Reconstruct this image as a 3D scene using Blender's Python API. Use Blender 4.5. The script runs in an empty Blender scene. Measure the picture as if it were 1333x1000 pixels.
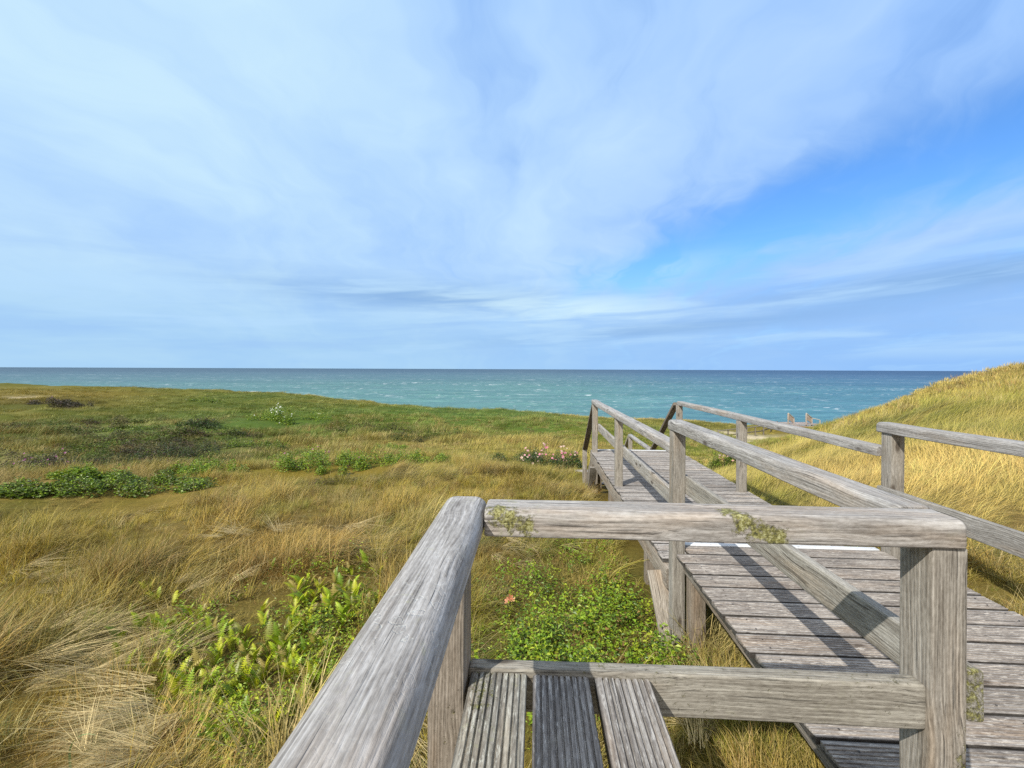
import bpy, math, random
import numpy as np
from mathutils import Matrix, Vector

# ------------------------------------------------------------------ camera, sky, sun, exposure
S = bpy.context.scene
COL = S.collection
F_PX, CAM_H, YAW, ROLL, SHIFT = 560.0, 1.275, math.atan(32 / 560), 0.004, -19.4
cam_d = bpy.data.cameras.new("camera")
cam_d.sensor_width = 36.0
cam_d.lens = 36.0 * F_PX / 1333.0
cam_d.shift_y = SHIFT / 1333.0
cam_d.clip_start, cam_d.clip_end = 0.02, 120000.0
cam = bpy.data.objects.new("camera", cam_d)
COL.objects.link(cam)
CAM_R = Matrix.Rotation(YAW, 4, 'Z') @ Matrix.Rotation(math.pi / 2, 4, 'X') @ Matrix.Rotation(ROLL, 4, 'Z')
cam.matrix_world = Matrix.Translation((0, 0, CAM_H)) @ CAM_R
S.camera = cam

SUN_TO = Vector((-0.70, -0.80, 1.0)).normalized()      # towards the sun
SUN_EL = math.asin(SUN_TO.z)
SUN_AZ = math.atan2(SUN_TO.x, SUN_TO.y)                # clockwise from +Y
sun_d = bpy.data.lights.new("sun", 'SUN')
sun_d.energy = 5.0
sun_d.angle = math.radians(0.55)
sun_d.color = (1.0, 0.955, 0.87)
sun = bpy.data.objects.new("sun", sun_d)
sun.rotation_euler = (-SUN_TO).to_track_quat('-Z', 'Y').to_euler()
COL.objects.link(sun)

S.view_settings.view_transform = 'Standard'
S.view_settings.look = 'None'
S.view_settings.gamma = 1.0
S.view_settings.exposure = 0.10
S.cycles.use_denoising = False
S.cycles.max_bounces = 6
S.cycles.diffuse_bounces = 3
S.cycles.glossy_bounces = 2
S.cycles.transmission_bounces = 3


class NT:
    """small helper to write node trees as expressions"""
    def __init__(s, tree):
        s.t = tree
        tree.nodes.clear()

    def n(s, kind, **kw):
        nd = s.t.nodes.new(kind)
        for k, v in kw.items():
            setattr(nd, k, v)
        return nd

    def put(s, sock, v):
        if isinstance(v, bpy.types.NodeSocket):
            s.t.links.new(v, sock)
        elif v is not None:
            if hasattr(sock.default_value, '__len__') and not hasattr(v, '__len__'):
                v = [v] * len(sock.default_value)
            if hasattr(v, '__len__') and len(v) == 3 and len(sock.default_value) == 4:
                v = (*v, 1.0)
            sock.default_value = v

    def m(s, op, a, b=None, c=None, clamp=False):
        nd = s.n('ShaderNodeMath', operation=op, use_clamp=clamp)
        for i, v in enumerate((a, b, c)):
            if v is not None:
                s.put(nd.inputs[i], v)
        return nd.outputs[0]

    def v(s, op, a, b=None):
        nd = s.n('ShaderNodeVectorMath', operation=op)
        s.put(nd.inputs[0], a)
        if b is not None:
            if op == 'SCALE':
                s.put(nd.inputs['Scale'], b)
            else:
                s.put(nd.inputs[1], b)
        return nd.outputs['Value'] if op in ('LENGTH', 'DOT_PRODUCT', 'DISTANCE') else nd.outputs[0]

    def xyz(s, a):
        nd = s.n('ShaderNodeSeparateXYZ')
        s.put(nd.inputs[0], a)
        return nd.outputs

    def comb(s, x, y, z):
        nd = s.n('ShaderNodeCombineXYZ')
        for i, q in enumerate((x, y, z)):
            s.put(nd.inputs[i], q)
        return nd.outputs[0]

    def noise(s, vec, scale=1.0, detail=3.0, rough=0.5, dist=0.0, out=0, lac=2.0):
        nd = s.n('ShaderNodeTexNoise')
        s.put(nd.inputs['Vector'], vec)
        s.put(nd.inputs['Scale'], scale)
        s.put(nd.inputs['Detail'], detail)
        s.put(nd.inputs['Roughness'], rough)
        s.put(nd.inputs['Distortion'], dist)
        s.put(nd.inputs['Lacunarity'], lac)
        return nd.outputs[out]

    def voro(s, vec, scale=1.0, feature='F1', out='Distance', rand=1.0):
        nd = s.n('ShaderNodeTexVoronoi', feature=feature)
        s.put(nd.inputs['Vector'], vec)
        s.put(nd.inputs['Scale'], scale)
        s.put(nd.inputs['Randomness'], rand)
        return nd.outputs[out]

    def ss(s, x, lo, hi, a=0.0, b=1.0):
        nd = s.n('ShaderNodeMapRange', interpolation_type='SMOOTHSTEP')
        for i, q in enumerate((x, lo, hi, a, b)):
            s.put(nd.inputs[i], q)
        return nd.outputs[0]

    def mix(s, fac, a, b, blend='MIX'):
        nd = s.n('ShaderNodeMix', data_type='RGBA', blend_type=blend)
        s.put(nd.inputs[0], fac)
        s.put(nd.inputs[6], a)
        s.put(nd.inputs[7], b)
        return nd.outputs[2]

    def ramp(s, fac, stops):
        nd = s.n('ShaderNodeValToRGB')
        cr = nd.color_ramp
        while len(cr.elements) < len(stops):
            cr.elements.new(0.5)
        for e, (p, c) in zip(cr.elements, stops):
            e.position = p
            e.color = (*c, 1.0)
        s.put(nd.inputs[0], fac)
        return nd.outputs[0]

    def attr(s, name, out='Fac', kind='GEOMETRY'):
        nd = s.n('ShaderNodeAttribute', attribute_name=name, attribute_type=kind)
        return nd.outputs[out]


# ---- world: Nishita sky behind a thin veil of cirrus
W = bpy.data.worlds.new("World")
S.world = W
W.use_nodes = True
w = NT(W.node_tree)
sky = w.n('ShaderNodeTexSky', sky_type='NISHITA')
sky.sun_disc = False
sky.sun_elevation = SUN_EL
sky.sun_rotation = SUN_AZ
sky.altitude = 15
sky.air_density = 1.0
sky.dust_density = 0.25
sky.ozone_density = 2.5
SKY_K = 0.10
d = w.n('ShaderNodeTexCoord').outputs['Generated']
d = w.v('NORMALIZE', d)
dx, dy, dz = w.xyz(d)
az = w.m('ARCTAN2', dx, dy)                             # 0 straight down the boardwalk, + to the right
el = w.m('ARCSINE', dz)
up = w.m('MAXIMUM', dz, 0.0)
den = w.m('ADD', up, 0.30)
px = w.m('DIVIDE', dx, den)
py = w.m('DIVIDE', dy, den)
plane = w.comb(px, py, 0.0)
warp = w.v('SCALE', w.v('SUBTRACT', w.noise(plane, 1.1, 4, 0.55, out=1), (0.5, 0.5, 0.5)), 1.15)
pw = w.v('ADD', plane, warp)
# long streaks that run away from the viewer, so they fan out overhead
streak = w.noise(w.v('MULTIPLY', pw, (1.9, 0.95, 1.0)), 1.0, 6, 0.50)
broad = w.noise(w.v('MULTIPLY', pw, (0.9, 0.8, 1.0)), 1.0, 3, 0.5)
wisp = w.noise(w.v('MULTIPLY', pw, (6.0, 1.8, 1.0)), 1.0, 6, 0.57)


def blob(a0, e0, ra, re, tilt=0.0):
    """soft patch of sky round a compass bearing and a height"""
    a = w.m('SUBTRACT', az, a0)
    e = w.m('SUBTRACT', w.m('SUBTRACT', el, e0), w.m('MULTIPLY', a, tilt))
    q = w.m('ADD', w.m('POWER', w.m('DIVIDE', a, ra), 2.0), w.m('POWER', w.m('DIVIDE', e, re), 2.0))
    return w.m('POWER', 2.718, w.m('MULTIPLY', q, -1.0))


gap = blob(0.58, 0.290, 0.40, 0.085, 0.17)
gap2 = blob(0.86, 0.36, 0.30, 0.10, 0.12)
gap3 = blob(0.22, 0.215, 0.20, 0.045, 0.05)
side = w.ss(az, 0.75, -0.50)                            # the veil thickens towards the left
f = w.m('MULTIPLY', w.m('SUBTRACT', streak, 0.5), 1.9)
f = w.m('ADD', f, w.m('MULTIPLY', w.m('SUBTRACT', broad, 0.5), 1.3))
f = w.m('ADD', f, w.m('MULTIPLY', w.m('SUBTRACT', wisp, 0.5), 0.65))
f = w.m('ADD', f, w.m('MULTIPLY', side, 0.42))
f = w.m('ADD', f, 0.23)
f = w.m('MULTIPLY', f, 1.0, clamp=True)
clear = w.m('ADD', w.m('MULTIPLY', gap, 1.0), w.m('ADD', w.m('MULTIPLY', gap2, 0.40), w.m('MULTIPLY', gap3, 0.55)))
clear = w.m('ADD', clear, w.m('MULTIPLY', w.m('SUBTRACT', 0.50, w.m('ADD', w.m('MULTIPLY', streak, 0.55), w.m('MULTIPLY', wisp, 0.45))), 3.3))
clear = w.m('MULTIPLY', w.ss(clear, 0.02, 1.25), w.ss(az, -0.45, 0.30), clamp=True)
# level banks low over the sea
band_v = w.comb(w.m('MULTIPLY', az, 2.0), w.m('ADD', w.m('MULTIPLY', el, 20.0), w.m('MULTIPLY', az, -0.9)), 0.0)
band_w = w.v('SCALE', w.v('SUBTRACT', w.noise(band_v, 1.2, 3, 0.5, out=1), (0.5, 0.5, 0.5)), 0.8)
bands = w.noise(w.v('ADD', band_v, band_w), 1.0, 6, 0.55)
low = w.m('MULTIPLY', w.ss(el, 0.012, 0.045), w.ss(el, 0.30, 0.12))
white_band = w.m('MULTIPLY', w.ss(bands, 0.48, 0.66, 0.0, 0.65), low)
grey_band = w.m('MULTIPLY', w.ss(bands, 0.52, 0.34, 0.0, 0.40), low)
bright = blob(0.05, 0.135, 0.32, 0.032, -0.05)
bright = w.m('MULTIPLY', bright, w.ss(bands, 0.34, 0.60))
bright2 = blob(0.25, 0.215, 0.13, 0.025, 0.10)
bright2 = w.m('MULTIPLY', bright2, w.ss(wisp, 0.40, 0.62))
dark1 = blob(0.74, 0.150, 0.26, 0.024, 0.06)
dark2 = blob(0.24, 0.085, 0.34, 0.014, 0.06)
dark3 = blob(-0.28, 0.165, 0.28, 0.028, 0.0)
darks = w.m('ADD', w.m('MULTIPLY', dark1, 0.95), w.m('ADD', w.m('MULTIPLY', dark2, 0.7), w.m('MULTIPLY', dark3, 0.9)))
darks = w.m('MULTIPLY', w.m('MULTIPLY', darks, 1.25), w.ss(bands, 0.78, 0.40), clamp=True)
base = w.n('ShaderNodeHueSaturation')
w.put(base.inputs['Saturation'], 1.15)
w.put(base.inputs['Value'], 1.0)
w.put(base.inputs['Color'], sky.outputs[0])
sky_c = w.v('MULTIPLY', base.outputs[0], (1.12, 1.55, 1.95))
blue_veil = (2.95, 5.15, 9.3)
white_veil = w.mix(side, (5.2, 7.2, 9.7), (5.5, 7.7, 9.3))
c1 = w.mix(f, blue_veil, white_veil)
c1 = w.mix(w.m('MULTIPLY', clear, 0.95), c1, sky_c)
hz = w.ss(el, 0.24, 0.02, 0.0, 0.70)
c1 = w.mix(hz, c1, w.mix(side, (2.75, 5.1, 8.9), (3.5, 5.9, 8.4)))
c1 = w.mix(grey_band, c1, (3.1, 5.2, 8.6))
c1 = w.mix(darks, c1, (2.45, 4.4, 7.5))
c1 = w.mix(white_band, c1, (4.6, 6.9, 9.3))
c1 = w.mix(w.m('MULTIPLY', bright, 0.95), c1, (6.3, 8.4, 9.3))
c1 = w.mix(w.m('MULTIPLY', bright2, 0.6), c1, (4.8, 7.2, 9.8))
# overhead and behind, towards the sun, the veil is whole and white
back = w.m('MAXIMUM', w.ss(dy, 0.25, -0.25), w.ss(el, 0.80, 1.15))
c1 = w.mix(w.m('MULTIPLY', back, 0.9), c1, (8.0, 8.2, 8.5))
bg = w.n('ShaderNodeBackground')
w.put(bg.inputs['Color'], c1)
w.put(bg.inputs['Strength'], SKY_K)
wo = w.n('ShaderNodeOutputWorld')
W.node_tree.links.new(bg.outputs[0], wo.inputs['Surface'])

# ------------------------------------------------------------------ small tools
rng = np.random.default_rng(7)
random.seed(7)


def tag(o, label=None, cat=None, group=None, kind=None):
    if label: o['label'] = label
    if cat: o['category'] = cat
    if group: o['group'] = group
    if kind: o['kind'] = kind
    return o


def empty(name, loc, label, cat, group=None):
    o = bpy.data.objects.new(name, None)
    o.empty_display_size = 0.2
    o.location = loc
    COL.objects.link(o)
    return tag(o, label, cat, group)


def np_mesh(name, V, faces, attrs=None, smooth=False):
    """faces: list of int arrays (n,3) / (n,4)"""
    me = bpy.data.meshes.new(name)
    V = np.asarray(V, np.float32)
    me.vertices.add(len(V))
    me.vertices.foreach_set('co', V.ravel())
    faces = [np.asarray(f, np.int32) for f in faces if len(f)]
    li = np.concatenate([f.ravel() for f in faces])
    tot = np.concatenate([np.full(len(f), f.shape[1], np.int32) for f in faces])
    me.loops.add(len(li))
    me.loops.foreach_set('vertex_index', li)
    me.polygons.add(len(tot))
    st = np.concatenate([[0], np.cumsum(tot)[:-1]]).astype(np.int32)
    me.polygons.foreach_set('loop_start', st)
    me.polygons.foreach_set('loop_total', tot)
    me.polygons.foreach_set('use_smooth', np.full(len(tot), smooth))
    me.update(calc_edges=True)
    for k, a in (attrs or {}).items():
        a = np.asarray(a, np.float32)
        if a.ndim == 1:
            me.attributes.new(k, 'FLOAT', 'POINT').data.foreach_set('value', a)
        elif a.shape[1] == 3:
            me.attributes.new(k, 'FLOAT_VECTOR', 'POINT').data.foreach_set('vector', a.ravel())
    return me


def link_mesh(name, me, mat, parent=None):
    o = bpy.data.objects.new(name, me)
    if mat is not None and not me.materials:
        me.materials.append(mat)
    COL.objects.link(o)
    if parent is not None:
        o.parent = parent
        o.location = -parent.location
    return o


def hash2(ix, iy, seed):
    h = (ix.astype(np.int64) * 374761393 + iy.astype(np.int64) * 668265263 + seed * 974634777) & 0xffffffff
    h = ((h ^ (h >> 13)) * 1274126177) & 0xffffffff
    h = h ^ (h >> 16)
    return (h & 0xffff) / 65535.0


def vnoise(x, y, seed=0):
    """smooth value noise, -1..1"""
    x = np.asarray(x, float); y = np.asarray(y, float)
    ix, iy = np.floor(x), np.floor(y)
    fx, fy = x - ix, y - iy
    fx = fx * fx * (3 - 2 * fx); fy = fy * fy * (3 - 2 * fy)
    a = hash2(ix, iy, seed); b = hash2(ix + 1, iy, seed)
    c = hash2(ix, iy + 1, seed); e = hash2(ix + 1, iy + 1, seed)
    return ((a * (1 - fx) + b * fx) * (1 - fy) + (c * (1 - fx) + e * fx) * fy) * 2 - 1


def fbm(x, y, seed=0, oct=4, gain=0.5):
    t, amp, s = 0.0, 1.0, 0.0
    for i in range(oct):
        t = t + vnoise(x * 2 ** i, y * 2 ** i, seed + i * 17) * amp
        s += amp
        amp *= gain
    return t / s


# ------------------------------------------------------------------ materials
def new_mat(name):
    m = bpy.data.materials.new(name)
    m.use_nodes = True
    return m, NT(m.node_tree)


def finish(t, mat, color, rough, bump=None, bstr=0.5, bdist=0.002, spec=0.4):
    p = t.n('ShaderNodeBsdfPrincipled')
    t.put(p.inputs['Base Color'], color)
    t.put(p.inputs['Roughness'], rough)
    t.put(p.inputs['Specular IOR Level'], spec)
    if bump is not None:
        b = t.n('ShaderNodeBump')
        t.put(b.inputs['Strength'], bstr)
        t.put(b.inputs['Distance'], bdist)
        t.put(b.inputs['Height'], bump)
        t.t.links.new(b.outputs[0], p.inputs['Normal'])
    o = t.n('ShaderNodeOutputMaterial')
    t.t.links.new(p.outputs[0], o.inputs['Surface'])
    return p


def wood(name, dark, mid, light, ring=0.55, crackw=1.0, flake=0.0):
    """weathered softwood; 'grain' = metres along / across the piece"""
    m, t = new_mat(name)
    g = t.attr('grain', 'Vector')
    oi = t.n('ShaderNodeObjectInfo')
    knot_v = t.v('MULTIPLY', g, (3.4, 9.0, 9.0))
    kd = t.voro(knot_v, 1.0, rand=1.0)
    knot = t.ss(kd, 0.19, 0.09)
    near_knot = t.ss(kd, 0.55, 0.12)
    wob = t.noise(t.v('MULTIPLY', g, (0.9, 5.0, 5.0)), 1.0, 2, 0.5)
    gx, gy, gz = t.xyz(g)
    bend = t.m('ADD', t.m('MULTIPLY', wob, 0.020), t.m('MULTIPLY', near_knot, 0.012))
    g2 = t.comb(gx, t.m('ADD', gy, bend), t.m('ADD', gz, bend))
    fine = t.noise(t.v('MULTIPLY', g2, (11.0, 230.0, 230.0)), 1.0, 4, 0.7)
    mids = t.noise(t.v('MULTIPLY', g2, (3.5, 75.0, 75.0)), 1.0, 4, 0.65)
    rr = t.m('ADD', t.m('MULTIPLY', gy, 1.0), t.m('MULTIPLY', gz, 0.75))
    rr = t.m('ADD', rr, t.m('MULTIPLY', wob, 0.065))
    rr = t.m('ADD', rr, t.m('MULTIPLY', near_knot, 0.014))
    rings = t.m('ADD', t.m('MULTIPLY', t.m('SINE', t.m('MULTIPLY', rr, 2 * math.pi / 0.0085)), 0.5), 0.5)
    rings = t.m('POWER', rings, 1.6)
    patch = t.noise(t.v('MULTIPLY', g, (3.0, 7.0, 7.0)), 1.0, 4, 0.6)
    speck = t.noise(t.v('MULTIPLY', g, (55.0, 160.0, 160.0)), 1.0, 3, 0.6)
    val = t.m('ADD', t.m('MULTIPLY', fine, 0.42), t.m('MULTIPLY', mids, 0.55))
    val = t.m('ADD', val, t.m('MULTIPLY', t.m('SUBTRACT', rings, 0.5), 0.14 * ring))
    val = t.m('ADD', val, t.m('MULTIPLY', t.m('SUBTRACT', patch, 0.5), 0.30))
    val = t.m('ADD', val, t.m('MULTIPLY', t.m('SUBTRACT', speck, 0.5), 0.34))
    c = t.ramp(val, [(0.27, dark), (0.47, mid), (0.66, light)])
    # brown where the silver skin has worn off
    warm = t.ss(t.noise(t.v('MULTIPLY', g, (1.3, 9.0, 9.0)), 1.0, 4, 0.6), 0.50, 0.70, 0.0, 0.55)
    c = t.mix(warm, c, t.v('MULTIPLY', c, (1.10, 0.92, 0.74)))
    cr = t.noise(t.v('MULTIPLY', g2, (2.0, 105.0, 105.0)), 1.0, 3, 0.55)
    crack = t.ss(cr, 0.40, 0.34)
    crack = t.m('MULTIPLY', crack, t.ss(patch, 0.30, 0.62))
    c = t.mix(t.m('MULTIPLY', crack, 0.70 * crackw), c, (0.035, 0.030, 0.026))
    c = t.mix(t.m('MULTIPLY', knot, 0.85), c, (0.065, 0.050, 0.038))
    if flake:
        fl = t.ss(t.noise(t.v('MULTIPLY', g, (22.0, 130.0, 130.0)), 1.0, 4, 0.7), 0.55, 0.63, 0.0, flake)
        c = t.mix(fl, c, (0.56, 0.55, 0.53))
    # lichen crusts: pale rings and grey-green spots
    lm = t.m('MULTIPLY', t.attr('lichen'), t.ss(t.noise(g, 14.0, 3, 0.5), 0.42, 0.55))
    lv = t.v('ADD', t.v('MULTIPLY', g, (42.0, 42.0, 42.0)), t.v('SCALE', t.noise(g, 70.0, 3, 0.6, out=1), 0.8))
    ld = t.voro(lv, 1.0, rand=0.9)
    lring = t.m('MULTIPLY', t.ss(ld, 0.30, 0.36), t.ss(ld, 0.46, 0.40))
    crust = t.ss(t.noise(g, 75.0, 4, 0.7), 0.52, 0.62, 0.0, 0.75)
    c = t.mix(t.m('MULTIPLY', t.m('MULTIPLY', lring, t.ss(t.noise(g, 130.0, 3, 0.6), 0.40, 0.60, 0.0, 0.50)), lm, clamp=True), c, (0.54, 0.55, 0.51))
    lm2 = t.m('MULTIPLY', t.attr('lichen'), t.ss(t.noise(t.v('ADD', g, (3.3, 1.0, 2.0)), 13.0, 3, 0.5), 0.50, 0.63))
    c = t.mix(t.m('MULTIPLY', crust, lm2, clamp=True), c, (0.30, 0.30, 0.20))
    # moss and algae
    ma = t.attr('moss')
    mn = t.noise(g, 55.0, 6, 0.72)
    mo = t.ss(t.m('ADD', ma, t.m('MULTIPLY', t.m('SUBTRACT', mn, 0.5), 2.4)), 0.45, 0.85, 0.0, 0.9)
    mc = t.ramp(t.noise(g, 120.0, 4, 0.7), [(0.36, (0.030, 0.032, 0.006)), (0.50, (0.17, 0.16, 0.025)), (0.64, (0.40, 0.40, 0.20))])
    c = t.mix(mo, c, mc)
    c = t.v('MULTIPLY', c, oi.outputs['Color'])
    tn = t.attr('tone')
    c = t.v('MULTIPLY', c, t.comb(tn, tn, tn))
    h = t.m('ADD', t.m('MULTIPLY', fine, 0.7), t.m('MULTIPLY', mids, 1.0))
    h = t.m('ADD', h, t.m('MULTIPLY', rings, 0.30 * ring))
    h = t.m('SUBTRACT', h, t.m('MULTIPLY', crack, 1.1))
    h = t.m('ADD', h, t.m('MULTIPLY', mo, t.m('MULTIPLY', mn, 2.2)))
    h = t.m('ADD', h, t.m('MULTIPLY', t.m('MULTIPLY', lring, lm), 0.35))
    h = t.m('ADD', h, t.m('MULTIPLY', speck, 0.5))
    finish(t, m, c, t.m('ADD', 0.62, t.m('MULTIPLY', val, 0.25)), h, 0.75, 0.0028, 0.35)
    return m


M_BEAM = wood("weathered_beam_wood", (0.135, 0.121, 0.107), (0.285, 0.270, 0.252), (0.455, 0.442, 0.424))
M_POST = wood("weathered_post_wood", (0.115, 0.101, 0.085), (0.240, 0.222, 0.197), (0.385, 0.365, 0.335), ring=0.7)
M_DECK = wood("weathered_deck_wood", (0.085, 0.074, 0.068), (0.225, 0.208, 0.195), (0.42, 0.405, 0.39), ring=0.3, crackw=0.9, flake=0.6)

M_WHITE, t = new_mat("white_strip_paint")
tc = t.n('ShaderNodeTexCoord').outputs['Object']
finish(t, M_WHITE, t.mix(t.ss(t.noise(tc, 30, 4, 0.6), 0.55, 0.75), (0.60, 0.61, 0.62), (0.30, 0.29, 0.28)), 0.6)

M_STEEL, t = new_mat("dull_screw_steel")
finish(t, M_STEEL, (0.08, 0.075, 0.07), 0.5)


def grass_mat(name, trans=0.35):
    m, t = new_mat(name)
    tint = t.attr('tint', 'Vector', 'INSTANCER')
    bl = t.attr('bl')
    al = t.attr('along')
    c = t.v('MULTIPLY', tint, t.comb(*[t.m('ADD', 0.34, t.m('MULTIPLY', bl, 1.35))] * 3))
    dry = t.ss(bl, 0.72, 0.86, 0.0, 0.60)
    c = t.mix(dry, c, (0.40, 0.315, 0.135))
    grn = t.ss(bl, 0.24, 0.12, 0.0, 0.5)
    c = t.mix(grn, c, (0.10, 0.135, 0.02))
    c = t.mix(t.m('MULTIPLY', t.ss(al, 0.55, 1.0), 0.30), c, (0.42, 0.33, 0.13))
    df = t.n('ShaderNodeBsdfPrincipled')
    t.put(df.inputs['Base Color'], c)
    t.put(df.inputs['Roughness'], 0.55)
    t.put(df.inputs['Specular IOR Level'], 0.25)
    tr = t.n('ShaderNodeBsdfTranslucent')
    t.put(tr.inputs['Color'], c)
    mx = t.n('ShaderNodeMixShader')
    t.put(mx.inputs[0], trans)
    t.t.links.new(df.outputs[0], mx.inputs[1])
    t.t.links.new(tr.outputs[0], mx.inputs[2])
    o = t.n('ShaderNodeOutputMaterial')
    t.t.links.new(mx.outputs[0], o.inputs['Surface'])
    return m


def leaf_mat(name, trans=0.35, rough=0.45):
    """leaf, petal and stem colours come with each leaf ('col')"""
    m, t = new_mat(name)
    c = t.attr('col', 'Vector')
    df = t.n('ShaderNodeBsdfPrincipled')
    t.put(df.inputs['Base Color'], c)
    t.put(df.inputs['Roughness'], rough)
    t.put(df.inputs['Specular IOR Level'], 0.4)
    tr = t.n('ShaderNodeBsdfTranslucent')
    t.put(tr.inputs['Color'], t.v('MULTIPLY', c, (1.15, 1.15, 0.7)))
    mx = t.n('ShaderNodeMixShader')
    t.put(mx.inputs[0], trans)
    t.t.links.new(df.outputs[0], mx.inputs[1])
    t.t.links.new(tr.outputs[0], mx.inputs[2])
    o = t.n('ShaderNodeOutputMaterial')
    t.t.links.new(mx.outputs[0], o.inputs['Surface'])
    return m


M_GRASS = grass_mat("dune_grass_blades", 0.20)
M_LEAF = leaf_mat("shrub_leaves", 0.18)

# ------------------------------------------------------------------ terrain
UC = np.array([-300, 0, 200, 400, 600, 770, 900, 1000, 1060, 1130, 1180, 1230, 1333, 1600], float)
RC = np.array([1.2, 3, 5, 7.5, 10, 14, 20, 28, 40, 60, 85, 110, 135, 160, 320], float)
ZT = np.array([
    [-.75, -.70, -.60, -.60, -1.0, -1.8, -2.1, -2.2, -2.2, -2.1, -1.8, -1.9, -7, -15, -24],
    [-.75, -.70, -.60, -.75, -1.3, -1.9, -2.2, -2.35, -2.3, -2.25, -2.2, -2.35, -8, -15, -24],
    [-.75, -.70, -.60, -.80, -1.35, -1.95, -2.3, -2.5, -2.6, -2.65, -2.55, -6, -12, -16, -24],
    [-.75, -.70, -.62, -.80, -1.2, -1.7, -2.3, -2.6, -2.85, -3.15, -3.9, -9, -14, -16, -24],
    [-.75, -.72, -.68, -.82, -1.05, -1.5, -2.1, -2.6, -3.25, -3.9, -9, -13, -15, -16, -24],
    [-.75, -.72, -.76, -1.0, -1.3, -1.75, -2.4, -2.95, -3.65, -5.2, -11, -14, -15, -16, -24],
    [-.75, -.70, -.72, -1.0, -1.5, -2.3, -3.1, -3.9, -4.65, -5.8, -11, -14, -15, -16, -24],
    [-.72, -.62, -.55, -.60, -.85, -1.5, -2.5, -3.6, -5.2, -6.6, -11, -14, -15, -16, -24],
    [-.70, -.50, -.38, -.42, -.58, -1.0, -1.6, -2.6, -4.3, -6.6, -11, -14, -15, -16, -24],
    [-.68, -.40, -.22, -.12, -.07, -.05, -.35, -1.6, -4.0, -6.6, -11, -14, -15, -16, -24],
    [-.66, -.32, -.12, .08, .22, .45, .40, -.9, -4.0, -6.5, -11, -14, -15, -16, -24],
    [-.64, -.26, 0, .27, .55, 1.05, .95, -.3, -3.5, -6, -11, -14, -15, -16, -24],
    [-.60, -.22, .05, .48, .95, 1.40, 1.40, .3, -3, -6, -11, -14, -15, -16, -24],
    [-.50, -.12, .35, .95, 1.45, 1.85, 1.95, .9, -2, -5, -11, -14, -15, -16, -24]])
ZT[9:, 3:8] -= np.array([0.06, 0.14, 0.26, 0.30, 0.2])[None]
ZT[12:, 3:8] += np.array([0.0, 0.10, 0.22, 0.22, 0.1])[None]
NA, NR = 320, 320
AF = np.linspace((UC[0] - 666.5) / F_PX, (UC[-1] - 666.5) / F_PX, NA)
RF = np.linspace(math.log(RC[0]), math.log(RC[-1]), NR)
tmp = np.array([np.interp(RF, np.log(RC), row) for row in ZT])
ZF = np.array([np.interp(AF, (UC - 666.5) / F_PX, tmp[:, j]) for j in range(NR)]).T


def smooth1(A, ax, k):
    ker = np.ones(2 * k + 1) / (2 * k + 1)
    pad = [(0, 0), (0, 0)]
    pad[ax] = (k, k)
    P = np.pad(A, pad, mode='edge')
    return np.apply_along_axis(lambda q: np.convolve(q, ker, 'valid'), ax, P)


for _ in range(2):
    ZF = smooth1(ZF, 0, 5)
    ZF = smooth1(ZF, 1, 4)
CY, SY = math.cos(YAW), math.sin(YAW)


def view_xy(X, Y):
    """plan position turned so that the second axis is the way the dune path is looked along"""
    return X * CY + Y * SY, -X * SY + Y * CY


def world_xy(a, b):
    return a * CY - b * SY, a * SY + b * CY


def zone(X, Y):
    xv, yv = view_xy(X, Y)
    hyp = np.hypot(xv, yv)
    ang = np.clip(np.arctan2(xv, yv), -1.05, 1.03)
    yy = np.maximum(hyp * np.cos(ang), 1.2)
    return np.tan(ang), yy, hyp


def terrain(X, Y):
    X = np.asarray(X, float); Y = np.asarray(Y, float)
    a, r, hyp = zone(X, Y)
    fa = np.clip((a - AF[0]) / (AF[-1] - AF[0]) * (NA - 1), 0, NA - 1.001)
    fr = np.clip((np.log(r) - RF[0]) / (RF[-1] - RF[0]) * (NR - 1), 0, NR - 1.001)
    i, j = fa.astype(int), fr.astype(int)
    u, v = fa - i, fr - j
    z = (ZF[i, j] * (1 - u) + ZF[i + 1, j] * u) * (1 - v) + (ZF[i, j + 1] * (1 - u) + ZF[i + 1, j + 1] * u) * v
    k = np.clip((hyp - 2) / 12, 0, 1)
    z = z + 0.10 * fbm(X * 0.95, Y * 0.95, 3, 3) * (0.5 + 0.6 * k) + 0.30 * np.clip((hyp - 45) / 15, 0, 1) * fbm(X * 0.25, Y * 0.25, 9, 3) + 0.32 * k * fbm(X * 0.25, Y * 0.25, 5, 3)
    z = z + 0.60 * np.clip((hyp - 18) / 40, 0, 1) * fbm(X * 0.07, Y * 0.07, 8, 3)
    # the ground is kept below the decks
    under = (X > 0.7) & (X < 2.7) & (Y < 8.4)
    z = np.where(under, np.minimum(z, -0.42), z)
    return z


def pix_ray(u, v):
    dloc = Vector(((u - 666.5) / F_PX, (500 - v + SHIFT) / F_PX, -1.0))
    return CAM_R.to_3x3() @ dloc


def ground_hit(u, v, tmax=200):
    """where the ground lies along a line of sight (used to read patches off the photo)"""
    dv = pix_ray(u, v)
    ts = np.geomspace(1.0, tmax, 900)
    P = np.outer(ts, np.array(dv)) + np.array([0, 0, CAM_H])
    g = terrain(P[:, 0], P[:, 1])
    k = np.argmax(P[:, 2] < g)
    if not (P[:, 2] < g).any():
        k = len(ts) - 1
    return P[k, 0], P[k, 1], float(g[k]), ts[k]


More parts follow.
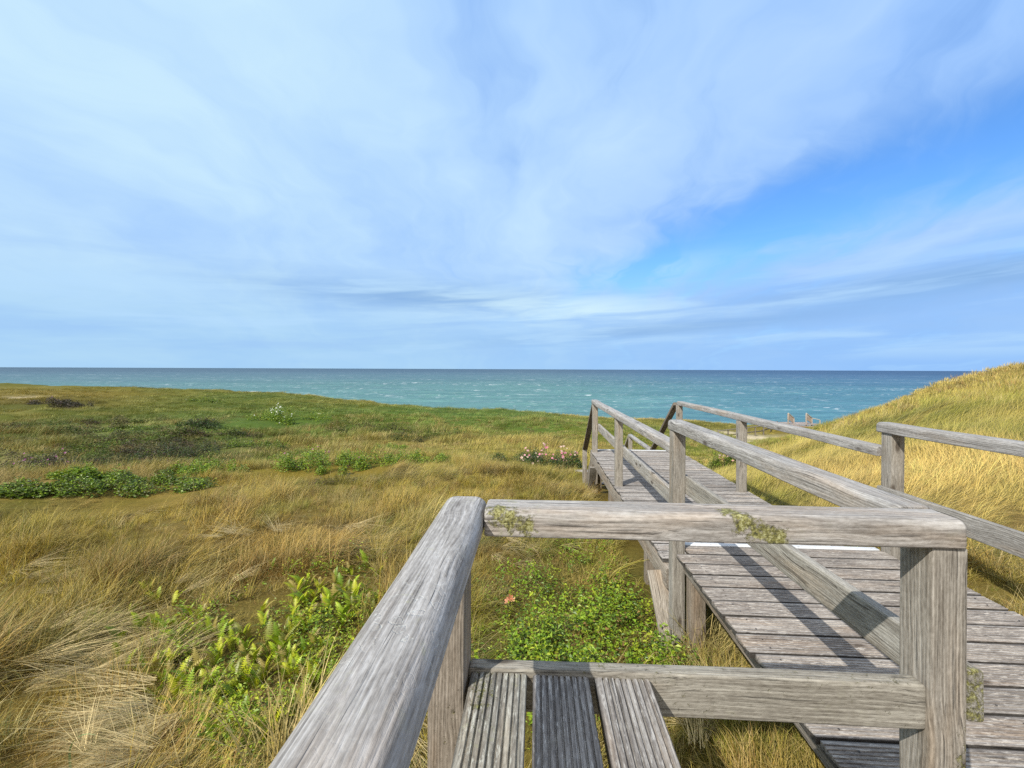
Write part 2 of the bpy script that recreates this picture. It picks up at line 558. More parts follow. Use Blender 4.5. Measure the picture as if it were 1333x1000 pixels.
# vegetation patches: (u, v, half width, half height, kind, strength), read off the photo as places on the ground
PATCH = []
for u, v, ru, rv, kind, stg in [
    (95, 606, 190, 20, 'heath', 1.0), (240, 566, 130, 14, 'heath', 0.8), (75, 524, 60, 7, 'heath', .8), (90, 560, 120, 14, 'heath', .45),
    (30, 585, 60, 12, 'pale', 0.9), (215, 553, 62, 7, 'pale', 0.9), (345, 578, 60, 8, 'pale', .4), (35, 636, 40, 6, 'pale', .5),
    (560, 546, 210, 15, 'marram', 1.0), (720, 556, 110, 16, 'marram', .8), (430, 548, 90, 10, 'marram', .7), (300, 520, 130, 9, 'marram', .5),
    (500, 577, 170, 10, 'tan', 0.9), (680, 578, 90, 8, 'tan', .6), (60, 513, 120, 8, 'russet', .5),
    (340, 735, 90, 30, 'russet', 0.9), (660, 740, 60, 30, 'russet', .9), (390, 700, 120, 26, 'russet', .55), (120, 960, 150, 50, 'russet', .6),
    (300, 930, 90, 50, 'straw', .9), (190, 830, 90, 30, 'straw', .6), (430, 690, 60, 12, 'straw', .5), (880, 745, 40, 40, 'straw', .5),
    (1000, 960, 120, 60, 'green', .9), (780, 760, 130, 60, 'green', .7), (950, 850, 60, 30, 'green', .5), (340, 830, 110, 70, 'green', .45), (180, 770, 70, 25, 'green', .35),
    (1010, 650, 60, 14, 'green', .8), (960, 640, 40, 10, 'green', .7),
    (1240, 560, 120, 14, 'green', .45), (1200, 525, 60, 10, 'green', .35), (1120, 545, 60, 10, 'green', .5), (1010, 610, 60, 10, 'green', .35),
    (1250, 610, 160, 25, 'gold', .7), (1100, 605, 90, 16, 'gold', .6), (1240, 500, 120, 16, 'gold', .5), (1300, 680, 80, 40, 'gold', .6)]:
    X0, Y0, Z0, tt = ground_hit(u, v)
    XR, YR, _, _ = ground_hit(u + ru, v)
    XU, YU, _, _ = ground_hit(u, v - rv)
    XD, YD, _, _ = ground_hit(u, v + rv)
    wx = max(math.hypot(XR - X0, YR - Y0), .15)
    wy = max(0.5 * math.hypot(XU - XD, YU - YD), .15)
    PATCH.append((X0, Y0, math.atan2(XR - X0, YR - Y0), wx, min(wy, 4 * wx), kind, stg))
COLS = {'heath': (0.046, 0.045, 0.018), 'pale': (0.50, 0.42, 0.21), 'marram': (0.110, 0.180, 0.040), 'tan': (0.37, 0.275, 0.110),
        'russet': (0.31, 0.195, 0.055), 'straw': (0.52, 0.41, 0.19), 'green': (0.155, 0.200, 0.016), 'gold': (0.50, 0.39, 0.165)}


def veg_color(X, Y, jitter=True):
    """albedo of the plants growing at a place"""
    n1 = fbm(X * 0.55, Y * 0.55, 21, 4)
    n2 = fbm(X * 1.7, Y * 1.7, 33, 3)
    hyp = np.hypot(X, Y)
    n3 = fbm(X * 0.11, Y * 0.11, 44, 3)
    base = np.array([0.325, 0.262, 0.040])[None] * np.ones((len(X), 1))
    k = np.clip(0.5 + 1.5 * n1, 0, 1)[:, None]
    base = base * (1 - k) + np.array([0.205, 0.205, 0.024]) * k
    k = np.clip(-0.15 + 1.5 * n2, 0, 0.7)[:, None]
    base = base * (1 - k) + np.array([0.47, 0.36, 0.105]) * k
    far = np.clip((hyp - 14) / 25, 0, 1)[:, None]
    fc = np.array([0.180, 0.178, 0.034]) * (1 + 0.35 * n3[:, None])
    fk = np.clip(0.5 + 1.8 * n3, 0, 1)[:, None]
    fc = fc * (1 - fk) + np.array([0.240, 0.200, 0.045]) * fk
    base = base * (1 - far) + fc * far
    n4 = fbm(X * 0.27 + 40, Y * 0.27, 91, 4)
    lft = (np.clip((hyp - 6) / 5, 0, 1) * (X < 1.5) * np.clip((75 - hyp) / 30, 0.25, 1))[:, None]
    q = np.clip((n4 - 0.10) * 5, 0, 0.8)[:, None] * lft
    base = base * (1 - q) + np.array([0.080, 0.105, 0.018]) * q
    q = np.clip((-n4 - 0.14) * 5, 0, 0.75)[:, None] * lft
    base = base * (1 - q) + np.array([0.40, 0.305, 0.115]) * q
    dune = np.clip((X - 2.3) / 1.2, 0, 1) * np.clip((26 - Y) / 6, 0, 1)
    n5 = fbm(X * 0.5 + 0.2 * Y, Y * 1.3 - .4 * X, 97, 4)
    gold = np.array([0.39, 0.305, 0.115]) * (1 + 0.25 * n2[:, None])
    gk = np.clip((n5 + 0.04) * 3.5, 0, 0.85)[:, None]
    gold = gold * (1 - gk) + np.array([0.165, 0.185, 0.045]) * gk
    gk = np.clip((-n5 - 0.10) * 4, 0, 0.7)[:, None]
    gold = gold * (1 - gk) + np.array([0.52, 0.425, 0.215]) * gk
    base = base * (1 - 0.75 * dune[:, None]) + gold * 0.75 * dune[:, None]
    for x0, y0, th, wx, wy, kind, stg in PATCH:
        dx_, dy_ = X - x0, Y - y0
        a = dx_ * math.sin(th) + dy_ * math.cos(th)
        b = dx_ * math.cos(th) - dy_ * math.sin(th)
        q = np.exp(-((a / wx) ** 2 + (b / wy) ** 2)) * (1 + 0.5 * n2 + .4 * n1)
        q = np.clip(q * 1.35, 0, 1)[:, None] * stg
        base = base * (1 - q) + np.array(COLS[kind]) * q
    drop = terrain(X, Y) - terrain(X * (1 + 5 / np.maximum(hyp, 5)), Y * (1 + 5 / np.maximum(hyp, 5)))
    lip = (np.clip((drop - 0.5) / 0.6, 0, 1) * (hyp > 42) * np.clip(0.55 + 1.2 * n3 + 0.5 * n1, 0, 1))[:, None]
    base = base * (1 - lip) + np.array([0.50, 0.40, 0.22]) * lip
    wf = np.clip((hyp - 12) / 14, 0, 1)[:, None] * (X < 2)[:, None]
    return np.clip(base * (np.array([1.36, 1.20, 0.88]) * (1 - wf) + np.array([1.08, 1.15, 0.86]) * wf), 0.008, 0.68)


# one sheet, dense in front of the camera, wide enough to reach under the sea
az_f = np.linspace(-1.15, 1.15, 420)
az_b = np.linspace(1.15, 2 * math.pi - 1.15, 60)[1:-1]
azs = np.concatenate([az_f, az_b])
rad = np.concatenate([[0.05, 0.3, 0.6, 0.9], np.geomspace(1.15, 330, 330)])
AA, RR = np.meshgrid(azs, rad, indexing='ij')
gx_, gy_ = world_xy(RR * np.sin(AA), RR * np.cos(AA))
gz_ = terrain(gx_.ravel(), gy_.ravel()).reshape(gx_.shape)
V = np.stack([gx_, gy_, gz_], -1).reshape(-1, 3)
na, nr = len(azs), len(rad)
I, J = np.meshgrid(np.arange(na), np.arange(nr - 1), indexing='ij')
I2 = (I + 1) % na
Q = np.stack([I * nr + J, I * nr + J + 1, I2 * nr + J + 1, I2 * nr + J], -1).reshape(-1, 4)
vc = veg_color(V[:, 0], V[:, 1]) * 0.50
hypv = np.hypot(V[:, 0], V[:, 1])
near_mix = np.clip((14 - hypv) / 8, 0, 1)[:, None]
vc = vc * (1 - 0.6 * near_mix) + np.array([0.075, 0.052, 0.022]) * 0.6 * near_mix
# bare sand: the lip of the cliff, blowouts, the trodden track in the valley
sand = np.zeros(len(V))
for u, v, wx, wy in [(38, 518, 1.3, 2.6), (982, 569, 2.6, 4.5), (960, 575, 2.0, 3.0)]:
    x0, y0, _, _ = ground_hit(u, v)
    sand = np.maximum(sand, np.exp(-((V[:, 0] - x0) / wx) ** 2 - ((V[:, 1] - y0) / wy) ** 2) * (1.2 + .8 * fbm(V[:, 0] * .6, V[:, 1] * .6, 71, 3)))
slope = np.zeros_like(gz_)
slope[:, 1:] = (gz_[:, :-1] - gz_[:, 1:]) / np.maximum(RR[:, 1:] - RR[:, :-1], 1e-3)
cl = np.clip((slope.ravel() - 0.16) / 0.10, 0, 1) * (hypv > 45)
sand = np.clip(np.maximum(sand, cl), 0, 1)[:, None]
vc = vc * (1 - sand) + np.array([0.50, 0.42, 0.28]) * sand
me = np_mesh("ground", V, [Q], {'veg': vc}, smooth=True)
M_GROUND, t = new_mat("dune_soil_and_thatch")
P = t.n('ShaderNodeNewGeometry').outputs['Position']
c = t.attr('veg', 'Vector')
n1 = t.noise(P, 2.2, 6, 0.65)
n2 = t.noise(P, 14.0, 5, 0.7)
k = t.m('ADD', 0.35, t.m('ADD', t.m('MULTIPLY', n1, 0.75), t.m('MULTIPLY', n2, 0.55)))
c = t.v('MULTIPLY', c, t.comb(k, k, k))
finish(t, M_GROUND, c, 0.95, t.m('ADD', n1, t.m('MULTIPLY', n2, 0.3)), 0.6, 0.12, 0.1)
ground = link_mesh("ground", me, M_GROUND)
tag(ground, 'rolling dune ground under the grass', 'ground', kind='structure')

# ------------------------------------------------------------------ sea
SEA_Z = -13.0
rs = np.concatenate([np.linspace(70, 600, 380), np.geomspace(606, 60000, 110)])
az_s = np.linspace(-1.25, 1.25, 500)
AA, RR = np.meshgrid(az_s, rs, indexing='ij')
sx, sy = world_xy(RR * np.sin(AA), RR * np.cos(AA))
wv = 0.0
for th, L, amp, sd in [(0.25, 26, .34, 1), (-.15, 15, .24, 2), (.5, 9, .15, 3), (-.4, 6, .09, 4)]:
    ph = (sx * math.sin(th) + sy * math.cos(th)) / L
    ph = ph + 0.7 * fbm(sx / (L * 2.2), sy / (L * 2.2), 90 + sd, 2)
    wv = wv + amp * (1 - 2 * np.abs(np.sin(np.pi * ph)) ** .8) * (0.55 + .6 * fbm(sx / (L * 3), sy / (L * 3), 60 + sd, 2))
sz = SEA_Z + wv * np.clip((900 - RR) / 500, 0, 1)
V = np.stack([sx, sy, sz], -1).reshape(-1, 3)
na, nr = len(az_s), len(rs)
I, J = np.meshgrid(np.arange(na - 1), np.arange(nr - 1), indexing='ij')
Q = np.stack([I * nr + J, I * nr + J + 1, (I + 1) * nr + J + 1, (I + 1) * nr + J], -1).reshape(-1, 4)
me = np_mesh("sea", V, [Q], smooth=True)
M_SEA, t = new_mat("choppy_sea_water")
P = t.n('ShaderNodeNewGeometry').outputs['Position']
X_, Y_, Z_ = t.xyz(P)
dist = t.v('LENGTH', t.comb(X_, Y_, 0.0))
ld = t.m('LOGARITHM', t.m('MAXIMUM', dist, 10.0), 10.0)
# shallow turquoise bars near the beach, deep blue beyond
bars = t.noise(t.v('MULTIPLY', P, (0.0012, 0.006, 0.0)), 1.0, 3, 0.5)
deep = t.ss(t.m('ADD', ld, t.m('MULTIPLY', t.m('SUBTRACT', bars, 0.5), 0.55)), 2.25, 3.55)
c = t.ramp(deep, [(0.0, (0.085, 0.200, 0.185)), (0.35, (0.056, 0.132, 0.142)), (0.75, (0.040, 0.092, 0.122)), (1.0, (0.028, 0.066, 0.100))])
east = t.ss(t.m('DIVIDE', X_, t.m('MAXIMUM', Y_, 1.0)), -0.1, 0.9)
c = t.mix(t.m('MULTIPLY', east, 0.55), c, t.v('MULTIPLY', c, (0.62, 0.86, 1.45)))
foam = None
hgt = None
for sx_, sy_, lo, hi, rlo, rhi, amp in [(0.22, 0.42, 0.575, 0.69, 1.9, 2.75, 0.65), (0.085, 0.13, 0.575, 0.69, 2.3, 3.1, 0.65), (0.028, 0.036, 0.585, 0.70, 2.7, 3.8, 0.5)]:
    q = t.noise(t.v('MULTIPLY', P, (sx_, sy_, 0.0)), 1.0, 6, 0.62, 0.4)
    win = t.m('MULTIPLY', t.ss(ld, rlo - .2, rlo + .15), t.ss(ld, rhi + .25, rhi - .15))
    f = t.m('MULTIPLY', t.ss(q, lo, hi, 0.0, amp), win)
    foam = f if foam is None else t.m('MAXIMUM', foam, f)
    hh = t.m('MULTIPLY', q, win)
    hgt = hh if hgt is None else t.m('ADD', hgt, hh)
gust = t.noise(t.v('MULTIPLY', P, (0.004, 0.016, 0.0)), 1.0, 5, 0.6)
foam = t.m('MULTIPLY', foam, t.ss(gust, 0.42, 0.62, 0.12, 1.0))
chop = t.noise(t.v('MULTIPLY', P, (0.05, 0.16, 0.0)), 1.0, 6, 0.68)
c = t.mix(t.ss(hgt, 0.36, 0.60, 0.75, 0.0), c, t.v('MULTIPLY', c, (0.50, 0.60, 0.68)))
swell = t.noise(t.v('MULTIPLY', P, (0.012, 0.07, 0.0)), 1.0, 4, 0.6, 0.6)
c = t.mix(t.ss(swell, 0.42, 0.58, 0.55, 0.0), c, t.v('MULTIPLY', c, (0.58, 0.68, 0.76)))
c = t.mix(t.ss(chop, 0.50, 0.66, 0.0, 0.7), c, t.v('MULTIPLY', c, (1.55, 1.40, 1.32)))
c = t.mix(foam, c, (0.80, 0.83, 0.84))
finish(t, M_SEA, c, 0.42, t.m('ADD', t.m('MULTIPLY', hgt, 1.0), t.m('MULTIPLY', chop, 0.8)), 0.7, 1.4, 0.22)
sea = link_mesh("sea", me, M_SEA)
tag(sea, 'choppy teal sea with whitecaps out to the horizon', 'sea', kind='structure')

# ------------------------------------------------------------------ timber builder
class Wood:
    """collects timbers; build() links them as ONE mesh object"""
    def __init__(s):
        s.V, s.N, s.G, s.M, s.L, s.T, s.ng = [], 0, [], [], [], [], []

    def _add(s, V, faces, G, moss=None, lich=None, tone=1.0):
        s.T.append(np.zeros(len(V)) + tone)
        s.V.append(V); s.G.append(G)
        s.M.append(np.zeros(len(V)) if moss is None else moss)
        s.L.append(np.zeros(len(V)) if lich is None else lich)
        for f in faces:
            s.ng.append([[i + s.N for i in q] for q in f])
        s.N += len(V)

    def loft(s, sec, p0, p1, up, nseg=6, wob=0.0, relief=0.0, cham=0.004, moss=None, lich=None, tone=1.0, edge=1.0):
        """sweep the closed outline sec [(a, b)] from p0 to p1; a runs sideways, b runs up"""
        p0, p1 = np.array(p0, float), np.array(p1, float)
        ax = p1 - p0
        L = np.linalg.norm(ax)
        ax /= L
        up = np.array(up, float)
        up -= ax * up.dot(ax)
        up /= np.linalg.norm(up)
        side = np.cross(ax, up)
        sec = np.array(sec, float)
        n = len(sec)
        ts = np.linspace(0, L, nseg + 1)
        shr = np.ones(nseg + 1)
        if cham:
            ts = np.concatenate([[0], [cham], ts[1:-1], [L - cham], [L]])
            shr = np.ones(len(ts))
            half = max(np.abs(sec).max(), 1e-4)
            shr[0] = shr[-1] = 1 - cham / half * 0.6
        off = rng.uniform(0, 50, 3)
        V, G = [], []
        cen = sec.mean(0)
        for i, tt in enumerate(ts):
            sc = cen + (sec - cen) * shr[i]
            if relief:
                nn = fbm(np.arange(n) * 0.9 + off[0] * 7, np.full(n, tt * 2.2 + off[1]), 5, 3)
                big = fbm(np.arange(n) * 0.12 + off[0], np.full(n, tt * 3.0 + off[2]), 6, 2)
                r = np.linalg.norm(sc - cen, axis=1, keepdims=True)
                sc = sc + (sc - cen) / np.maximum(r, 1e-5) * (-(np.abs(nn) * relief)[:, None] + (big * relief * 1.2)[:, None])
            w1 = wob * float(vnoise(np.array([tt * 1.3 + off[0]]), np.array([0.5]), 1)[0])
            w2 = wob * float(vnoise(np.array([tt * 1.3 + off[1]]), np.array([7.5]), 2)[0])
            a, b = sc[:, 0] + w1, sc[:, 1] + w2
            V.append(p0 + ax * tt + np.outer(a, side) + np.outer(b, up))
            G.append(np.stack([np.full(n, tt), sec[:, 0], sec[:, 1]], 1) + off)
        V = np.concatenate(V); G = np.concatenate(G)
        m = len(ts)
        quads = []
        for i in range(m - 1):
            for j in range(n):
                k = (j + 1) % n
                quads.append((i * n + j, i * n + k, (i + 1) * n + k, (i + 1) * n + j))
        caps = [tuple(range(n - 1, -1, -1)), tuple(range((m - 1) * n, m * n))]
        mo = moss(V) if callable(moss) else None
        li = lich(V) if callable(lich) else (np.full(len(V), lich) if lich else None)
        if edge != 1.0:                                    # side edges of a board coloured darker, so the seams between boards read dark
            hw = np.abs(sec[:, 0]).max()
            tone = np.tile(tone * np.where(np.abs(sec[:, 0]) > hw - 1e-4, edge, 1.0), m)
        s._add(V, [quads, caps], G, mo, li, tone)
        return s

    def screw(s, x, y, z, r=0.0042):
        a = np.arange(7) * 2 * math.pi / 7
        V = np.stack([x + r * np.cos(a), y + r * np.sin(a), np.full(7, z)], 1)
        s._add(V, [[tuple(range(7))]], np.zeros((7, 3)) + rng.uniform(0, 9, 3), tone=0.22)

    def build(s, name, mat, parent, color=None, sharp=35):
        me = bpy.data.meshes.new(name)
        V = np.concatenate(s.V)
        faces = [q for f in s.ng for q in f]
        me.from_pydata([tuple(v) for v in V], [], faces)
        me.attributes.new('grain', 'FLOAT_VECTOR', 'POINT').data.foreach_set('vector', np.concatenate(s.G).astype(np.float32).ravel())
        me.attributes.new('moss', 'FLOAT', 'POINT').data.foreach_set('value', np.concatenate(s.M).astype(np.float32))
        me.attributes.new('lichen', 'FLOAT', 'POINT').data.foreach_set('value', np.concatenate(s.L).astype(np.float32))
        me.attributes.new('tone', 'FLOAT', 'POINT').data.foreach_set('value', np.concatenate(s.T).astype(np.float32))
        me.shade_smooth()
        me.set_sharp_from_angle(angle=math.radians(sharp))
        o = link_mesh(name, me, mat, parent)
        if color: o.color = (*color, 1.0)
        return o


def rrect(w, h, rt, rb=None, k=4, m=1):
    """rounded rectangle outline, counter-clockwise; rt = radius of the two upper corners"""
    rb = rt if rb is None else rb
    pts = []
    cs = [(w / 2 - rb, -h / 2 + rb, rb, -90), (w / 2 - rt, h / 2 - rt, rt, 0), (-w / 2 + rt, h / 2 - rt, rt, 90), (-w / 2 + rb, -h / 2 + rb, rb, 180)]
    for cx, cy, r, a0 in cs:
        for i in range(k + 1):
            a = math.radians(a0 + 90 * i / k)
            pts.append((cx + r * math.cos(a), cy + r * math.sin(a)))
    if m > 1:
        out = []
        for i in range(len(pts)):
            p, q = np.array(pts[i]), np.array(pts[(i + 1) % len(pts)])
            nn = max(1, int(round(np.linalg.norm(q - p) / (0.09 / m))))
            for j in range(nn):
                out.append(tuple(p + (q - p) * j / nn))
        pts = out
    return pts


def grooved(w, h, n=9, gd=0.0042):
    """decking board outline with n ridges on top"""
    pts = [(-w / 2, -h / 2), (w / 2, -h / 2), (w / 2, h / 2 - 0.002)]
    pitch = (w - 0.004) / n
    for i in range(n):
        x1 = w / 2 - 0.002 - i * pitch
        x0 = x1 - pitch
        rr_ = pitch * 0.66
        pts += [(x1 - 0.0006, h / 2), (x1 - rr_ + 0.0006, h / 2)]
        if i < n - 1:
            pts += [(x1 - rr_ - 0.0012, h / 2 - gd), (x0 + 0.0012, h / 2 - gd)]
    pts += [(-w / 2, h / 2 - 0.002)]
    return pts


def post(Wd, x0, x1, y0, y1, z0, z1, r=0.005, **kw):
    """upright timber"""
    return Wd.loft(rrect(x1 - x0, y1 - y0, r, r, 2, kw.pop('m', 1)), ((x0 + x1) / 2, (y0 + y1) / 2, z0), ((x0 + x1) / 2, (y0 + y1) / 2, z1), (0, 1, 0), kw.pop('nseg', 8), **kw)


def near_blob(pts, rad):
    pts = np.array(pts, float)
    return lambda V: np.max(np.exp(-((V[:, None, :] - pts[None]) ** 2).sum(2) / rad ** 2), axis=1)


RT, RH = 0.91, 0.07                                    # top of the upper handrails, their thickness
# ------------------------------------------------------------------ upper boardwalk
DL, DR, DEND = 0.975, 2.545, 3.25
bw = empty("boardwalk", (1.76, 1.5, 0), 'upper deck of grooved grey cross boards beside the bench, crossed by a band of shadow', 'boardwalk')
Wd = Wood()
BP = 0.1496
sec_b = grooved(0.1385, 0.028, 8)
nb = int((DEND - 0.05 + 1.4) / BP)
for i in range(nb):
    y = DEND - 0.055 - BP * (i + 0.5)
    j = rng.normal(0, 1, 4)
    x0 = DL + 0.006 * j[0] + (0.09 if i == 0 else 0)
    x1 = DR + 0.006 * j[1] - (0.10 if i == 0 else 0)
    if 0.99 < y + .07 and y < 1.24: x0 = max(x0, 0.975)
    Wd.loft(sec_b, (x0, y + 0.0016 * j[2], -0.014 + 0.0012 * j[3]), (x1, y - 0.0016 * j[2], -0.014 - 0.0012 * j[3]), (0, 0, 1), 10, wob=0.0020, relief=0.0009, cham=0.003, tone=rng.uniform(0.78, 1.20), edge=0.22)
    for x in (1.075, 1.76, 2.46):
        for q in (-0.034, 0.034):
            if i > 0: Wd.screw(x + rng.normal(0, .006), y + q + rng.normal(0, .004), 0.0022)
# boards of the viewing platform round the bench
for i in range(9):
    y = 1.02 - BP * (i + 0.5)
    j = rng.normal(0, 1, 4)
    Wd.loft(sec_b, (-0.15, y, -0.014), (0.965 + 0.004 * j[1], y, -0.014), (0, 0, 1), 6, wob=0.0012, cham=0.003)
Wd.build("decking", M_DECK, bw, (1.05, 1.0, 0.94), sharp=28)
Wd = Wood()
Wd.loft(rrect(0.05, 0.03, 0.004), (1.075, DEND - 0.026, -0.0135), (2.44, DEND - 0.026, -0.0135), (0, 0, 1), 8, cham=0.003, wob=0.001)
Wd.build("nosing_strip", M_WHITE, bw)
for x, z in ((1.075, -0.1), (1.76, -0.1), (2.46, -0.1)):
    Wood().loft(rrect(0.05, 0.13, 0.004), (x, -1.35, z), (x, DEND - 0.12, z), (0, 0, 1), 8, wob=0.003).build("joist", M_POST, bw, (0.85, 0.8, 0.74))
Wood().loft(rrect(0.04, 0.13, 0.004), (DL + 0.14, DEND - 0.03, -0.106), (DR - 0.14, DEND - 0.03, -0.106), (0, 0, 1), 6, wob=0.002).build("riser_board", M_DECK, bw)
for x0, y0 in ((1.064, 3.015), (2.35, 2.93), (1.105, 1.3), (2.35, 1.3), (1.105, -.6), (2.35, -.6)):
    post(Wood(), x0, x0 + 0.10, y0, y0 + 0.10, -1.2, -0.03, wob=0.003).build("support_post", M_POST, bw, (0.92, 0.82, 0.72))
Wood().loft(rrect(0.03, 0.15, 0.004), (0.955, 3.075, -0.40), (1.085, 3.075, -0.86), (0, 1, 0), 6, wob=0.003).build("brace", M_POST, bw, (1.5, 1.42, 1.3)) if False else None
# ------------------------------------------------------------------ lower boardwalk
LZ, LEND = -0.18, 7.92
lw = empty("boardwalk", (1.76, 5.5, LZ), 'lower stretch of grey boardwalk one step down, leading to the stair head', 'boardwalk')
Wd = Wood()
nb = int((LEND - 0.05 - 3.30) / BP)
for i in range(nb):
    y = LEND - 0.055 - BP * (i + 0.5)
    j = rng.normal(0, 1, 4)
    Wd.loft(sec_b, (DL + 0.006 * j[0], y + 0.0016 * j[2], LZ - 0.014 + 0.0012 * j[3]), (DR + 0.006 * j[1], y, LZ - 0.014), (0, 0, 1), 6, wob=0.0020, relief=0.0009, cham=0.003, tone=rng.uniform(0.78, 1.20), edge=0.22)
    for x in (1.0, 1.76, 2.46):
        for q in (-0.034, 0.034):
            Wd.screw(x + rng.normal(0, .006), y + q + rng.normal(0, .004), LZ + 0.0022)
Wd.build("decking", M_DECK, lw, (1.05, 1.03, 1.0), sharp=28)
Wood().loft(rrect(0.05, 0.03, 0.004), (1.09, LEND - 0.026, LZ - 0.013), (2.42, LEND - 0.026, LZ - 0.013), (0, 0, 1), 6, cham=0.003).build("nosing_strip", M_WHITE, lw)
for x in (1.0, 1.76, 2.46):
    Wood().loft(rrect(0.05, 0.15, 0.004), (x, 3.28, LZ - 0.11), (x, LEND - 0.06, LZ - 0.11), (0, 0, 1), 8, wob=0.003).build("joist", M_POST, lw, (1.05, 0.98, 0.9))
for x0, y0 in ((1.06, 4.2), (2.38, 4.2), (1.06, 6.3), (2.38, 6.3), (1.06, 7.7), (2.38, 7.7)):
    post(Wood(), x0, x0 + 0.10, y0, y0 + 0.10, LZ - 1.2, LZ - 0.03, wob=0.003).build("support_post", M_POST, lw, (0.95, 0.86, 0.76))
Wood().loft(rrect(0.03, 0.12, 0.004), (0.965, 7.35, LZ - 0.2), (0.965, 7.70, LZ - 0.75), (1, 0, 0), 4, wob=0.003).build("brace", M_POST, lw)
Wood().loft(rrect(0.035, 0.14, 0.004), (0.945, 3.44, LZ - 0.12), (0.985, 3.10, -0.80), (1, 0, 0), 8, wob=0.004).build("brace", M_POST, lw, (1.08, 1.02, 0.94))

# ------------------------------------------------------------------ railing round the near corner
rail_sec = rrect(0.110, RH, 0.024, 0.006, 6, 14)
nr_ = empty("railing", (0.4, 1.15, 0), 'near corner railing with thick lichen-spotted rail turning beside the bench', 'railing')
lich_l = lambda V: 0.12 + 0.95 * np.exp(-((V[:, 1] - 0.62) / 0.10) ** 2) + 0.4 * np.exp(-((V[:, 1] - 0.84) / 0.05) ** 2) + 0.5 * np.exp(-((V[:, 1] - 1.17) / 0.05) ** 2)
Wd = Wood().loft(rrect(0.126, RH, 0.036, 0.012, 9, 18), (-0.199, -1.2, RT - RH / 2), (-0.199, 1.225, RT - RH / 2), (0, 0, 1), 220, wob=0.003, relief=0.0011, cham=0.006, lich=lich_l)
Wd.build("handrail", M_BEAM, nr_, (1.02, 1.03, 1.06))
moss_c = near_blob([(-0.10, 1.12, .90), (-0.07, 1.115, .885), (-0.03, 1.11, .87), (0.52, 1.11, .895), (0.555, 1.11, .87), (0.60, 1.108, .855), (0.50, 1.14, .91)], 0.036)
Wd = Wood().loft(rrect(0.112, RH, 0.022, 0.006, 7, 18), (-0.134, 1.164, RT - RH / 2), (1.050, 1.164, RT - RH / 2), (0, 0, 1), 160, wob=0.0025, relief=0.0009, cham=0.006,
                 moss=lambda V: 1.05 * moss_c(V), lich=lambda V: 0.15 + 0.9 * np.exp(-((V[:, 0] + 0.06) / 0.06) ** 2))
Wd.build("handrail", M_BEAM, nr_, (1.0, 0.985, 0.975))
post(Wood(), -0.268, -0.176, 1.06, 1.185, -1.0, RT - RH - 0.001, nseg=60, m=8, wob=0.003, relief=0.0011,
     moss=lambda V: 0.30 * np.exp(-((V[:, 2] - 0.36) / 0.2) ** 2)).build("post", M_POST, nr_, (0.98, 0.90, 0.82))
post(Wood(), 0.974, 1.060, 1.117, 1.212, -1.0, RT - RH - 0.001, nseg=80, m=8, wob=0.002, relief=0.0011,
     moss=lambda V: 0.80 * np.exp(-((V[:, 2] - 0.22) / 0.17) ** 2) * np.clip((V[:, 0] - 1.0) / .05, 0, 1)).build("post", M_POST, nr_, (1.06, 1.03, 0.98))
post(Wood(), -0.268, -0.176, -0.75, -0.66, -1.0, RT - RH - 0.001, nseg=8).build("post", M_POST, nr_)
Wood().loft(rrect(0.042, 0.112, 0.005, 0.005, 3, 8), (-0.175, 1.153, 0.429), (0.9735, 1.153, 0.431), (0, 0, 1), 90, wob=0.003, relief=0.0009,
            moss=lambda V: 0.22 + 0.14 * fbm(V[:, 0] * 6, V[:, 2] * 14, 4, 3), lich=0.2).build("lower_rail", M_BEAM, nr_, (0.86, 0.83, 0.74))

# ------------------------------------------------------------------ bench seat
be = empty("bench", (0.06, 0.2, 0), 'slatted bench seat of three deeply grooved planks against the corner railing', 'bench')
for (x0, x1, colr, lic) in ((-0.168, -0.0215, (0.98, 1.0, 0.92), True), (-0.0065, 0.1385, (0.98, 0.98, 0.98), False), (0.1545, 0.295, (0.90, 0.89, 0.87), False)):
    Wd = Wood().loft(grooved(x1 - x0, 0.034, 9, 0.006), ((x0 + x1) / 2, -0.75, 0.458), ((x0 + x1) / 2, 1.1305, 0.458), (0, 0, 1), 150, wob=0.0016, relief=0.0010, cham=0.004,
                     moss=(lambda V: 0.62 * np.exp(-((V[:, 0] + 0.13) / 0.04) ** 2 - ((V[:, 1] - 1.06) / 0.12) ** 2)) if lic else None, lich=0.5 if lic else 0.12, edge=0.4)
    Wd.build("seat_plank", M_DECK, be, colr, sharp=28)
for y in (-0.5, 0.55):
    Wood().loft(rrect(0.06, 0.09, 0.004), (-0.17, y, 0.395), (0.29, y, 0.395), (0, 0, 1), 4).build("seat_bearer", M_POST, be)
    post(Wood(), 0.20, 0.29, y - 0.045, y + 0.045, 0.001, 0.348).build("leg", M_POST, be)

